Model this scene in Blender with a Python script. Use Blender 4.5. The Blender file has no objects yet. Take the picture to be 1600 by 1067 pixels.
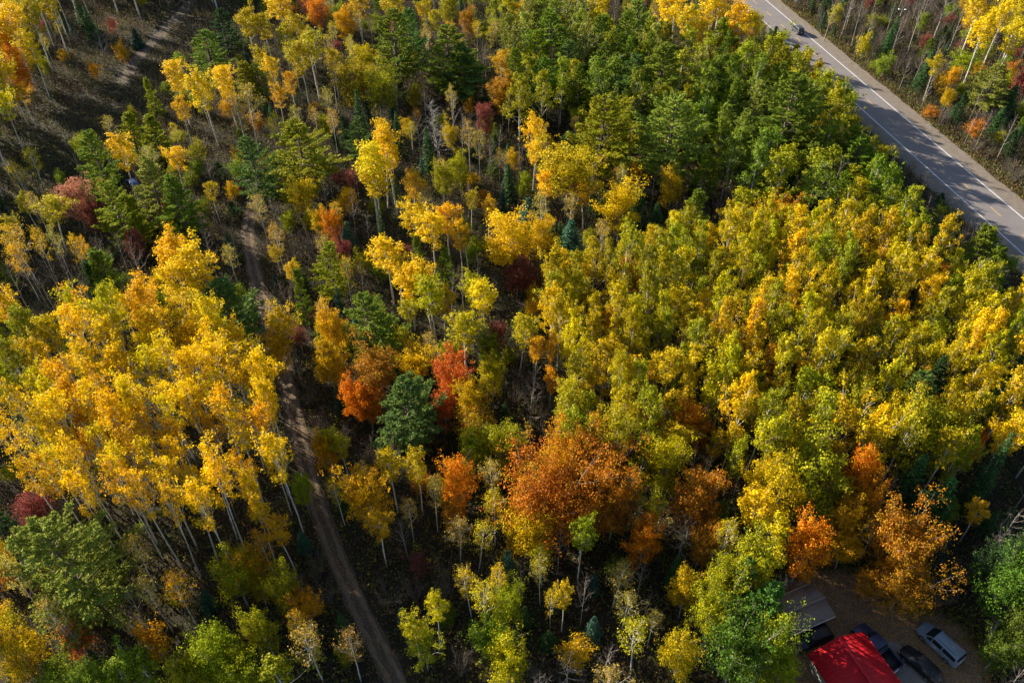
import bpy, math, random
import numpy as np
R_ = math.radians
sc = bpy.context.scene
col = sc.collection

# ------------------------------------------------------------------ camera
HC = 84.0                       # flying height in metres
FPX = 1250.0                    # focal length in pixels of the 1600 px wide photograph
PITCH = math.atan(FPX / 1347.0)
CP, SP = math.cos(PITCH), math.sin(PITCH)
cd = bpy.data.cameras.new('camera')
cd.sensor_width = 36.0
cd.lens = 36.0 * FPX / 1600.0
cd.clip_start = 1.0
cd.clip_end = 6000.0
cam = bpy.data.objects.new('camera', cd)
cam.location = (0, 0, HC)
cam.rotation_euler = (math.pi / 2 - PITCH, 0, 0)
col.objects.link(cam)
sc.camera = cam

# ------------------------------------------------------------------ sky and sun
SUN_EL = R_(22)
SH_ANG = R_(-34)                # direction in which shadows fall on the ground
sx, sy = -math.cos(SH_ANG), -math.sin(SH_ANG)
w = bpy.data.worlds.new('World')
sc.world = w
w.use_nodes = True
nt = w.node_tree
sky = nt.nodes.new('ShaderNodeTexSky')
sky.sky_type = 'NISHITA'
sky.sun_disc = False
sky.sun_elevation = SUN_EL
sky.sun_rotation = math.atan2(sx, sy)
nt.links.new(sky.outputs[0], nt.nodes['Background'].inputs[0])
nt.nodes['Background'].inputs[1].default_value = 0.064
sl = bpy.data.lights.new('sun', 'SUN')
sl.energy = 5.0
sl.angle = R_(0.5)
sl.color = (1.0, 0.88, 0.70)
so = bpy.data.objects.new('sun', sl)
so.location = (-200, 160, 150)
so.rotation_euler = (math.pi / 2 - SUN_EL, 0, math.atan2(sx, -sy))
col.objects.link(so)
sc.view_settings.view_transform = 'Standard'
sc.view_settings.look = 'None'
sc.view_settings.exposure = 1.6
sc.view_settings.gamma = 1.0
sc.cycles.max_bounces = 4
sc.cycles.diffuse_bounces = 2
sc.cycles.glossy_bounces = 2
sc.cycles.transmission_bounces = 2
sc.cycles.transparent_max_bounces = 4
sc.cycles.use_denoising = True

# ------------------------------------------------------------------ helpers
def at(px, py, z=0.0):
    """ground-truth position: where the sight line of a photo pixel meets the height z"""
    a = (px - 800) / FPX
    b = -(py - 533.5) / FPX
    d = (a, CP + b * SP, -SP + b * CP)
    t = (HC - z) / -d[2]
    return (d[0] * t, d[1] * t, t)

def mat(name, base, rough=0.8, var=None, scale=1.0, bump=0.0, spec=0.3, metal=0.0, detail=4.0, bscale=None):
    m = bpy.data.materials.new(name)
    m.use_nodes = True
    n = m.node_tree
    b = n.nodes['Principled BSDF']
    b.inputs['Roughness'].default_value = rough
    b.inputs['Metallic'].default_value = metal
    b.inputs['Specular IOR Level'].default_value = spec
    b.inputs['Base Color'].default_value = (*base, 1)
    if var or bump:
        tc = n.nodes.new('ShaderNodeTexCoord')
        nz = n.nodes.new('ShaderNodeTexNoise')
        nz.inputs['Scale'].default_value = scale
        nz.inputs['Detail'].default_value = detail
        nz.inputs['Roughness'].default_value = 0.65
        n.links.new(tc.outputs['Object'], nz.inputs['Vector'])
        if var:
            cr = n.nodes.new('ShaderNodeValToRGB')
            els = cr.color_ramp.elements
            cols = [base] + list(var)
            els[0].position, els[1].position = 0.3, 0.7
            els[0].color = (*cols[0], 1)
            els[1].color = (*cols[-1], 1)
            for k, c in enumerate(cols[1:-1]):
                e = els.new(0.3 + 0.4 * (k + 1) / (len(cols) - 1))
                e.color = (*c, 1)
            n.links.new(nz.outputs['Fac'], cr.inputs['Fac'])
            n.links.new(cr.outputs['Color'], b.inputs['Base Color'])
        if bump:
            bp = n.nodes.new('ShaderNodeBump')
            bp.inputs['Strength'].default_value = bump
            nb = nz
            if bscale:
                nb = n.nodes.new('ShaderNodeTexNoise')
                nb.inputs['Scale'].default_value = bscale
                nb.inputs['Detail'].default_value = 3
                n.links.new(tc.outputs['Object'], nb.inputs['Vector'])
            n.links.new(nb.outputs['Fac'], bp.inputs['Height'])
            n.links.new(bp.outputs['Normal'], b.inputs['Normal'])
    return m

def leaf_mat(name, transl, rough=0.55, direct=False):
    """leaf colour = two hues of the tree, mixed clump by clump, with leaf to leaf variation"""
    m = bpy.data.materials.new(name)
    m.use_nodes = True
    n = m.node_tree
    N, L = n.nodes, n.links
    b = N['Principled BSDF']
    b.inputs['Roughness'].default_value = rough
    b.inputs['Specular IOR Level'].default_value = 0.08
    at_ = N.new('ShaderNodeAttribute')
    at_.attribute_name = 'tint'
    hsv = N.new('ShaderNodeHueSaturation')
    if direct:
        L.new(at_.outputs['Color'], hsv.inputs['Color'])
    else:
        oi = N.new('ShaderNodeObjectInfo')
        ob = N.new('ShaderNodeAttribute')
        ob.attribute_type = 'OBJECT'
        ob.attribute_name = 'second_leaf_colour'
        sep = N.new('ShaderNodeSeparateColor')
        L.new(at_.outputs['Color'], sep.inputs[0])
        mx = N.new('ShaderNodeMix')
        mx.data_type = 'RGBA'
        L.new(sep.outputs[1], mx.inputs['Factor'])
        L.new(oi.outputs['Color'], mx.inputs['A'])
        L.new(ob.outputs['Color'], mx.inputs['B'])
        L.new(mx.outputs['Result'], hsv.inputs['Color'])
        mr = N.new('ShaderNodeMapRange')
        mr.inputs['To Min'].default_value = 0.62
        mr.inputs['To Max'].default_value = 1.28
        L.new(sep.outputs[0], mr.inputs['Value'])
        L.new(mr.outputs[0], hsv.inputs['Value'])
        mh = N.new('ShaderNodeMapRange')
        mh.inputs['To Min'].default_value = 0.487
        mh.inputs['To Max'].default_value = 0.513
        L.new(sep.outputs[2], mh.inputs['Value'])
        L.new(mh.outputs[0], hsv.inputs['Hue'])
    L.new(hsv.outputs[0], b.inputs['Base Color'])
    tr = N.new('ShaderNodeBsdfTranslucent')
    L.new(hsv.outputs[0], tr.inputs['Color'])
    ms = N.new('ShaderNodeMixShader')
    ms.inputs[0].default_value = transl
    L.new(b.outputs[0], ms.inputs[1])
    L.new(tr.outputs[0], ms.inputs[2])
    L.new(ms.outputs[0], N['Material Output'].inputs['Surface'])
    return m

M = {}
M['leaf'] = leaf_mat('broad_leaves', 0.34)
M['needle'] = leaf_mat('needles', 0.28, 0.6)
M['herb'] = leaf_mat('undergrowth_leaves', 0.25, 0.7, direct=True)
M['pale_bark'] = mat('pale_bark', (0.16, 0.14, 0.11), 0.85, [(0.56, 0.53, 0.45), (0.68, 0.65, 0.56), (0.72, 0.69, 0.60)], 2.2, 0.2)
M['brown_bark'] = mat('brown_bark', (0.05, 0.04, 0.03), 0.9, [(0.12, 0.095, 0.075), (0.17, 0.14, 0.11)], 3.0, 0.5)
M['grey_bark'] = mat('grey_bark', (0.16, 0.14, 0.125), 0.9, [(0.30, 0.27, 0.24), (0.38, 0.35, 0.31)], 3.0, 0.3)
M['twig'] = mat('bare_twigs', (0.105, 0.082, 0.072), 0.9, [(0.17, 0.14, 0.12)], 1.5)
M['dead_wood'] = mat('weathered_dead_wood', (0.20, 0.185, 0.17), 0.9, [(0.32, 0.30, 0.275)], 2.0)
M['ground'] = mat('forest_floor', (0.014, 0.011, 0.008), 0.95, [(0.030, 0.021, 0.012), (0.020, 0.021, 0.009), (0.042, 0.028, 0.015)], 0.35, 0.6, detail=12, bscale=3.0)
M['dirt'] = mat('packed_dirt', (0.060, 0.044, 0.030), 0.95, [(0.085, 0.064, 0.044), (0.105, 0.08, 0.056)], 0.9, 0.5, detail=10, bscale=5)
M['asphalt'] = mat('worn_asphalt', (0.145, 0.131, 0.134), 0.85, [(0.16, 0.145, 0.146), (0.18, 0.163, 0.162)], 0.25, 0.15, detail=10, bscale=20)
M['gravel'] = mat('shoulder_gravel', (0.125, 0.103, 0.085), 0.95, [(0.155, 0.13, 0.108), (0.19, 0.16, 0.13)], 0.8, 0.5, detail=12, bscale=9)
M['yard'] = mat('yard_soil', (0.11, 0.074, 0.050), 0.95, [(0.16, 0.112, 0.076), (0.20, 0.145, 0.10)], 0.7, 0.5, detail=12, bscale=6)
M['drive'] = mat('driveway_gravel', (0.17, 0.15, 0.135), 0.95, [(0.23, 0.205, 0.185)], 0.6, 0.4, detail=10, bscale=8)
M['white_line'] = mat('white_road_paint', (0.55, 0.55, 0.53), 0.7, [(0.74, 0.73, 0.70)], 2.0)
M['yellow_line'] = mat('yellow_road_paint', (0.50, 0.33, 0.06), 0.7, [(0.60, 0.42, 0.10)], 2.0)

class Acc:
    """collects quads as numpy blocks and turns them into one mesh"""
    def __init__(s):
        s.V, s.Fc, s.T, s.n = [], [], [], 0
    def add(s, v, f, t=None):
        v = np.asarray(v, dtype=np.float64).reshape(-1, 3)
        f = np.asarray(f, dtype=np.int64).reshape(-1, 4)
        s.V.append(v); s.Fc.append(f + s.n)
        if t is None: t = np.full((len(v), 3), 0.5)
        s.T.append(t); s.n += len(v)
    def tube(s, pts, rad, sides=5):
        pts = np.asarray(pts, float); rad = np.asarray(rad, float)
        k = len(pts)
        d = np.gradient(pts, axis=0)
        d /= np.linalg.norm(d, axis=1)[:, None] + 1e-9
        ref = np.where(np.abs(d[:, 2:3]) > 0.9, np.array([[1.0, 0, 0]]), np.array([[0, 0, 1.0]]))
        a = np.cross(d, ref); a /= np.linalg.norm(a, axis=1)[:, None] + 1e-9
        b = np.cross(d, a)
        th = np.arange(sides) * 2 * math.pi / sides
        v = pts[:, None, :] + rad[:, None, None] * (np.cos(th)[None, :, None] * a[:, None, :] + np.sin(th)[None, :, None] * b[:, None, :])
        i, j = np.meshgrid(np.arange(k - 1), np.arange(sides), indexing='ij')
        j2 = (j + 1) % sides
        f = np.stack([i * sides + j, i * sides + j2, (i + 1) * sides + j2, (i + 1) * sides + j], -1)
        s.add(v, f)
    def leaves(s, c, nrm, ln, wd, tint, along=None, rng=np.random):
        c = np.asarray(c, float); N = len(c)
        if N == 0: return
        nrm = nrm / (np.linalg.norm(nrm, axis=1)[:, None] + 1e-9)
        a = rng.normal(size=(N, 3)) if along is None else along
        u = a - (a * nrm).sum(1)[:, None] * nrm
        u /= np.linalg.norm(u, axis=1)[:, None] + 1e-9
        v = np.cross(nrm, u)
        ln = np.broadcast_to(ln, (N,))[:, None] / 2; wd = np.broadcast_to(wd, (N,))[:, None] / 2
        vv = np.stack([c + u * ln, c + v * wd + u * ln * 0.15, c - u * ln, c - v * wd + u * ln * 0.15], 1)
        f = np.arange(N * 4).reshape(N, 4)
        s.add(vv.reshape(-1, 3), f, np.repeat(tint, 4, axis=0))
    def box(s, x0, x1, y0, y1, z0, z1):
        v = [(x0, y0, z0), (x1, y0, z0), (x1, y1, z0), (x0, y1, z0), (x0, y0, z1), (x1, y0, z1), (x1, y1, z1), (x0, y1, z1)]
        s.add(v, [(3, 2, 1, 0), (4, 5, 6, 7), (0, 1, 5, 4), (1, 2, 6, 5), (2, 3, 7, 6), (3, 0, 4, 7)])
    def mesh(s, name, m, tint=False, smooth=False):
        V = np.concatenate(s.V).astype(np.float32); Fc = np.concatenate(s.Fc).astype(np.int32)
        me = bpy.data.meshes.new(name)
        me.vertices.add(len(V)); me.vertices.foreach_set('co', V.ravel())
        me.loops.add(Fc.size); me.loops.foreach_set('vertex_index', Fc.ravel())
        me.polygons.add(len(Fc))
        me.polygons.foreach_set('loop_start', np.arange(0, Fc.size, 4, dtype=np.int32))
        me.polygons.foreach_set('loop_total', np.full(len(Fc), 4, dtype=np.int32))
        if smooth: me.polygons.foreach_set('use_smooth', np.ones(len(Fc), dtype=bool))
        if tint:
            T = np.concatenate(s.T)
            ca = me.attributes.new('tint', 'FLOAT_COLOR', 'POINT')
            ca.data.foreach_set('color', np.concatenate([T, np.ones((len(T), 1))], 1).astype(np.float32).ravel())
        me.materials.append(m)
        me.update(calc_edges=True)
        return me

def link(name, data, parent=None, **props):
    o = bpy.data.objects.new(name, data)
    col.objects.link(o)
    if parent is not None: o.parent = parent
    for k, v in props.items(): o[k] = v
    return o

def sheet(name, ring, z, m, parent=None, **props):
    me = bpy.data.meshes.new(name)
    me.from_pydata([(p[0], p[1], z) for p in ring], [], [list(range(len(ring)))])
    me.materials.append(m); me.update()
    if me.polygons[0].normal.z < 0: me.flip_normals()
    return link(name, me, parent, **props)

def ribbon(name, pts, half, z, m, parent=None, wob=0.0, seed=0, **props):
    rg = np.random.RandomState(seed)
    p = np.array(pts, float)
    d = np.gradient(p, axis=0); d /= np.linalg.norm(d, axis=1)[:, None]
    n = np.stack([-d[:, 1], d[:, 0]], 1)
    hw = np.broadcast_to(half, (len(p),))[:, None]
    wl = hw * (1 + wob * rg.normal(size=(len(p), 1))); wr = hw * (1 + wob * rg.normal(size=(len(p), 1)))
    a, b = p + n * wl, p - n * wr
    V = [(x, y, z) for x, y in a] + [(x, y, z) for x, y in b]
    k = len(p)
    me = bpy.data.meshes.new(name)
    me.from_pydata(V, [], [(i, k + i, k + i + 1, i + 1) for i in range(k - 1)])
    me.materials.append(m); me.update()
    return link(name, me, parent, **props)

# ------------------------------------------------------------------ the setting
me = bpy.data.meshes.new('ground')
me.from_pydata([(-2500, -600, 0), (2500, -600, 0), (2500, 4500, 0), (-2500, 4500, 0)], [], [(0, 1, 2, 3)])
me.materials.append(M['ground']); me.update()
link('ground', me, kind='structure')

RA = np.array([94.5, 124.25]); RU = np.array([-0.19765, 0.98027]); RN = np.array([-0.98027, -0.19765])
def road_pt(t, n): return RA + RU * t + RN * n
def road_tn(x, y):
    d = np.array([x, y]) - RA
    return d @ RU, d @ RN
def road_strip(name, n0, n1, z, m, t0=-140, t1=420, parent=None, **props):
    q = [road_pt(t0, n0), road_pt(t1, n0), road_pt(t1, n1), road_pt(t0, n1)]
    return sheet(name, q, z, m, parent, **props)
ts = np.linspace(-140, 420, 280)
ribbon('road_shoulder', [road_pt(t, -1.9) for t in ts], 2.1, 0.012, M['gravel'], wob=0.10, seed=3, kind='structure')
ribbon('road_shoulder', [road_pt(t, 9.3) for t in ts], 2.0, 0.012, M['gravel'], wob=0.10, seed=4, kind='structure')
road = road_strip('road', -0.7, 7.9, 0.03, M['asphalt'], kind='structure')
road_strip('edge_line', -0.09, 0.09, 0.036, M['white_line'], parent=road)
road_strip('edge_line', 7.11, 7.29, 0.036, M['white_line'], parent=road)
for k in range(-4, 22):
    t0 = 9.0 * k + 1.2
    road_strip('centre_dash', 3.52, 3.66, 0.036, M['yellow_line'], t0, t0 + 3.0, parent=road)

def smooth_line(px, step=1.0):
    g = np.array([at(x, y)[:2] for x, y in px])
    s = np.concatenate([[0], np.cumsum(np.linalg.norm(np.diff(g, axis=0), axis=1))])
    q = np.arange(0, s[-1], step)
    out = np.stack([np.interp(q, s, g[:, 0]), np.interp(q, s, g[:, 1])], 1)
    for _ in range(30):
        out[1:-1] = 0.25 * out[:-2] + 0.5 * out[1:-1] + 0.25 * out[2:]
    return out
TRAIL = smooth_line([(655, 1140), (625, 1075), (598, 1025), (560, 950), (525, 870), (497, 795), (478, 730), (462, 660), (449, 600), (430, 540), (411, 480), (396, 420), (385, 370), (388, 335), (402, 300)])
FAINT = smooth_line([(190, 130), (212, 92), (243, 62), (275, 30), (300, 0), (318, -25)])
SPUR = smooth_line([(402, 300), (380, 272), (340, 262), (300, 264), (262, 280)])
ribbon('dirt_track', TRAIL, 1.2, 0.012, M['dirt'], wob=0.07, seed=5, kind='structure')
M['rut'] = mat('worn_wheel_rut', (0.115, 0.082, 0.055), 0.95, [(0.155, 0.115, 0.078), (0.19, 0.145, 0.10)], 1.2, 0.5, detail=10, bscale=6)
dt = bpy.data.objects['dirt_track']
td = np.gradient(TRAIL, axis=0); td /= np.linalg.norm(td, axis=1)[:, None]
for sgn in (-1, 1):
    ribbon('wheel_rut', TRAIL + np.stack([-td[:, 1], td[:, 0]], 1) * 0.62 * sgn, 0.26, 0.02, M['rut'], dt, wob=0.25, seed=8 + sgn)
ribbon('dirt_path', FAINT, 1.5, 0.010, M['dirt'], wob=0.12, seed=6, kind='structure')
ribbon('dirt_path', SPUR, 1.0, 0.008, M['dirt'], wob=0.12, seed=7, kind='structure')
YARD = [at(*p)[:2] for p in [(1215, 905), (1258, 893), (1300, 878), (1345, 888), (1390, 925), (1420, 950), (1475, 950), (1520, 985), (1545, 1030), (1560, 1120), (1180, 1120), (1205, 1000)]]
def ragged(P, amp, seed):
    rg_ = random.Random(seed); out = []
    for i in range(len(P)):
        a, b = P[i], P[(i + 1) % len(P)]
        k = max(2, int(math.hypot(b[0] - a[0], b[1] - a[1]) / 0.5))
        out += [(a[0] + (b[0] - a[0]) * q / k + rg_.gauss(0, amp), a[1] + (b[1] - a[1]) * q / k + rg_.gauss(0, amp)) for q in range(k)]
    return out
sheet('yard', ragged(YARD, 0.22, 1), 0.010, M['yard'], kind='structure')
DRIVE = [at(*p)[:2] for p in [(1372, 1015), (1392, 1000), (1408, 1006), (1432, 1040), (1462, 1066), (1500, 1120), (1400, 1120)]]
sheet('gravel_driveway', ragged(DRIVE, 0.12, 2), 0.016, M['drive'], kind='structure')

def in_poly(x, y, P):
    c = False; j = len(P) - 1
    for i in range(len(P)):
        if (P[i][1] > y) != (P[j][1] > y) and x < (P[j][0] - P[i][0]) * (y - P[i][1]) / (P[j][1] - P[i][1]) + P[i][0]: c = not c
        j = i
    return c
HOUSE_C = np.array([36.2, 34.6]); 
def blocked(x, y, mt=2.0, mr=0.0):
    t, n = road_tn(x, y)
    if -4.4 - mr < n < 11.6 + mr: return True
    if x > 75 or n < 48: return False
    if np.min((TRAIL[:, 0] - x) ** 2 + (TRAIL[:, 1] - y) ** 2) < mt * mt: return True
    if np.min((SPUR[:, 0] - x) ** 2 + (SPUR[:, 1] - y) ** 2) < 1.3: return True
    if np.min((FAINT[:, 0] - x) ** 2 + (FAINT[:, 1] - y) ** 2) < 6: return True
    return in_poly(x, y, YARD)

# ------------------------------------------------------------------ tree shapes
def curve_pts(base, az, el, ln, bend, k=5, rng=np.random, wob=0.05):
    pts = [np.array(base, float)]
    for i in range(k - 1):
        e = el + bend * i / (k - 1)
        d = np.array([math.cos(az) * math.cos(e), math.sin(az) * math.cos(e), math.sin(e)])
        pts.append(pts[-1] + d * ln / (k - 1) + rng.normal(size=3) * wob * ln / (k - 1))
    return np.array(pts)

def trunk_path(H, rng, wob=0.012, k=11, lean=0.02):
    z = np.linspace(-0.25, H, k)
    off = np.cumsum(rng.normal(size=(k, 2)) * wob * H / k * 2.2, axis=0)
    off -= off[0]
    ld = rng.normal(size=2) * lean
    return np.stack([off[:, 0] + ld[0] * z, off[:, 1] + ld[1] * z, z], 1)

def on(path, z):
    return np.array([np.interp(z, path[:, 2], path[:, i]) for i in range(2)] + [z])

def broadleaf(seed, H, cb, R, nl, cpm, lpc, ls, sig, tr, el=(0.5, 1.0), prof='egg', low=0.9, an=(1, 1, 0.75), lv=(0.72, 1.2)):
    """trunk with ascending limbs; leaves in clumps along the outer limbs"""
    rng = np.random.RandomState(seed)
    T, C = Acc(), Acc()
    path = trunk_path(H * 0.97, rng)
    zz = path[:, 2] / H
    T.tube(path, np.maximum(tr * (1 - zz) ** 0.8 + 0.02, 0.025), 6)
    cl = []
    for i in range(nl):
        s = (i + rng.rand()) / nl
        t = cb + (0.97 - cb) * s * low
        if prof == 'egg': p = min(1.0, 0.55 + 1.3 * s) * (1 - s ** 1.8) ** 0.75 + 0.12
        elif prof == 'round': p = math.sqrt(max(0.05, 1 - (s * 1.25 - 0.35) ** 2))
        else: p = (1 - s) ** 0.7 * 0.9 + 0.15
        ln = R * p * rng.uniform(*lv)
        az = i * 2.39996 + rng.normal() * 0.35
        e = rng.uniform(*el)
        b = on(path, t * H)
        pts = curve_pts(b, az, e, ln / max(0.45, math.cos(e + 0.15)), 0.4, 5, rng, 0.18)
        r0 = max(0.02, tr * 0.42 * (1 - t) + 0.014)
        T.tube(pts, np.linspace(r0, 0.012, 5), 4)
        L = np.linalg.norm(np.diff(pts, axis=0), axis=1).sum()
        for q in range(3):
            f = rng.uniform(0.35, 0.85)
            b2 = np.array([np.interp(f * 4, np.arange(5), pts[:, k]) for k in range(3)])
            p2 = curve_pts(b2, az + rng.choice([-1, 1]) * rng.uniform(0.4, 1.0), e + rng.normal() * 0.3, L * rng.uniform(0.25, 0.42), 0.3, 3, rng, 0.15)
            T.tube(p2, [r0 * 0.5, 0.014, 0.009], 3)
            cl.append(p2[-1]); cl.append(0.5 * (p2[1] + p2[2]))
        for q in range(max(2, int(L * cpm))):
            f = rng.uniform(0.38, 1.02)
            cl.append(np.array([np.interp(f * 4, np.arange(5), pts[:, k]) for k in range(3)]) + rng.normal(size=3) * 0.10 * L)
    for q in range(6):
        cl.append(on(path, H * rng.uniform(0.9, 0.985)) + rng.normal(size=3) * 0.35)
    cl = np.array(cl)
    sz = rng.uniform(0.55, 1.45, len(cl))
    cnt = np.maximum(3, (lpc * sz * rng.uniform(0.5, 1.4, len(cl)))).astype(int)
    idx = np.repeat(np.arange(len(cl)), cnt)
    off = rng.normal(size=(len(idx), 3)) * sig * sz[idx][:, None] * np.array(an)
    c = cl[idx] + off
    axis = np.stack([np.interp(c[:, 2], path[:, 2], path[:, k]) for k in range(2)] + [c[:, 2]], 1)
    outw = c - axis; outw /= np.linalg.norm(outw, axis=1)[:, None] + 0.3
    nrm = off / (sig * 0.95) + outw * 0.7 + np.array([0, 0, 0.3]) + rng.normal(size=off.shape) * 0.5
    cm = np.clip(rng.normal(0.4, 0.3, len(cl)), 0, 1)
    tint = np.stack([rng.rand(len(idx)), np.clip(cm[idx] + rng.normal(size=len(idx)) * 0.18, 0, 1), rng.rand(len(idx))], 1)
    lsz = ls * rng.uniform(0.65, 1.35, len(idx))
    C.leaves(c, nrm, lsz, lsz * 0.78, tint, rng=rng)
    return T, C, R + 0.35, H, (1 + cb) / 2

def pine(seed, H, cb, R, dz, nb, young=False, tuft=0.40, miss=0.15):
    """whorls of plume-like branches: needles in forward-swept sprays along each limb"""
    rng = np.random.RandomState(seed)
    T, C = Acc(), Acc()
    path = trunk_path(H * 0.985, rng, 0.008)
    T.tube(path, np.maximum(0.24 * (H / 18) * (1 - path[:, 2] / H) ** 0.9 + 0.03, 0.03), 6)
    B, D, CM, SH = [], [], [], []
    z = cb * H
    side = rng.uniform(0.75, 1.25, 8)
    while z < H * 0.97:
        s = (z / H - cb) / (1 - cb)
        if young: p = (1 - s) ** 0.85 * 0.95 + 0.10
        else: p = 0.70 + 1.1 * s if s < 0.22 else 0.94 * (1 - (s - 0.22) / 0.78) ** 0.72 + 0.06
        k = nb + rng.randint(-1, 2)
        a0 = rng.rand() * 6.28
        for i in range(k):
            if rng.rand() < miss and s < 0.85: continue
            az = a0 + i * 6.283 / k + rng.normal() * 0.22
            ln = R * p * rng.uniform(0.6, 1.15) * side[int((az % 6.283) / 6.283 * 8) % 8]
            el = -0.06 + 0.8 * s ** 1.3 + rng.normal() * 0.09
            pts = curve_pts(on(path, z + rng.normal() * 0.12), az, el, ln, 0.5 if not young else 0.3, 5, rng, 0.08)
            T.tube(pts, np.linspace(0.035 + 0.012 * ln, 0.012, 5), 4)
            m = max(7, int(ln * 6.5))
            cmx = np.clip(rng.normal(0.4, 0.3), 0, 1)
            for q in range(m):
                f = 0.22 + 0.78 * (q + rng.rand()) / m
                b = np.array([np.interp(f * 4, np.arange(5), pts[:, j]) for j in range(3)])
                bl = (0.30 * ln * (1.1 - f) + 0.30) * rng.uniform(0.6, 1.2)
                a2 = az + (1 if q % 2 else -1) * rng.uniform(0.3, 0.85)
                e2 = el + 0.22 + rng.normal() * 0.12
                d2 = np.array([math.cos(a2) * math.cos(e2), math.sin(a2) * math.cos(e2), math.sin(e2)])
                nt_ = max(2, int(bl / 0.24))
                for h in range(nt_):
                    B.append(b + d2 * bl * (h + 0.6) / nt_); D.append(d2); CM.append(cmx)
        z += dz * rng.uniform(0.75, 1.3) * (1.0 if s < 0.7 else 0.7)
    B = np.repeat(np.array(B), 6, axis=0); D = np.repeat(np.array(D), 6, axis=0); CM = np.repeat(np.array(CM), 6)
    N = len(B)
    dd = D * 0.95 + rng.normal(size=(N, 3)) * 0.34 + np.array([0, 0, 0.14])
    dd /= np.linalg.norm(dd, axis=1)[:, None]
    nr = np.array([0, 0, 0.4]) + rng.normal(size=(N, 3)) * 0.7
    tn = np.stack([rng.rand(N), np.clip(CM + rng.normal(size=N) * 0.1, 0, 1), rng.rand(N)], 1)
    C.leaves(B + dd * tuft * 0.4, nr, tuft * rng.uniform(0.7, 1.25, N), tuft * 0.30 * rng.uniform(0.7, 1.3, N), tn, dd, rng)
    return T, C, R * 0.88, H, cb + (1 - cb) * 0.5

def spruce(seed, H, R, dense=1.0):
    rng = np.random.RandomState(seed)
    T, C = Acc(), Acc()
    path = trunk_path(H, rng, 0.004, lean=0.008)
    T.tube(path, np.maximum(0.15 * (1 - path[:, 2] / H) + 0.015, 0.02), 5)
    cen, nr, al, tn = [], [], [], []
    z = 0.05 * H
    while z < H * 0.985:
        s = z / H
        ln0 = R * (1 - s) ** 0.8 + 0.10
        k = int(6 + 5 * (1 - s))
        a0 = rng.rand() * 6.28
        for i in range(k):
            az = a0 + i * 6.283 / k + rng.normal() * 0.2
            ln = ln0 * rng.uniform(0.7, 1.15)
            el = -0.28 + 0.7 * s + rng.normal() * 0.08
            pts = curve_pts(on(path, z + rng.normal() * 0.1), az, el, ln, 0.25, 4, rng, 0.05)
            if ln > 0.5: T.tube(pts, np.linspace(0.025, 0.008, 4), 3)
            cmx = np.clip(rng.normal(0.4, 0.3), 0, 1)
            m = max(3, int(ln * 7 * dense))
            for q in range(m):
                f = 0.15 + 0.85 * (q + rng.rand()) / m
                b = np.array([np.interp(f * 3, np.arange(4), pts[:, j]) for j in range(3)])
                a2 = az + (1 if q % 2 else -1) * rng.uniform(0.3, 1.0)
                dd = np.array([math.cos(a2), math.sin(a2), -0.12 + rng.normal() * 0.25 + 0.5 * s])
                cen.append(b + dd * 0.15); al.append(dd)
                nr.append(np.array([0.4 * math.cos(az), 0.4 * math.sin(az), 0.7]) + rng.normal(size=3) * 0.45)
                tn.append((rng.rand(), cmx, rng.rand()))
        z += 0.30 * rng.uniform(0.8, 1.2)
    for q in range(10):
        dd = np.array([rng.normal() * 0.2, rng.normal() * 0.2, 1.0])
        cen.append(np.array([path[-1][0], path[-1][1], H * (0.97 + 0.035 * rng.rand())])); al.append(dd); nr.append(rng.normal(size=3)); tn.append((rng.rand(), 0.4, rng.rand()))
    N = len(cen)
    C.leaves(np.array(cen), np.array(nr), 0.46 * rng.uniform(0.7, 1.25, N), 0.20 * rng.uniform(0.7, 1.3, N), np.array(tn), np.array(al), rng)
    return T, C, R, H, 0.48

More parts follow.
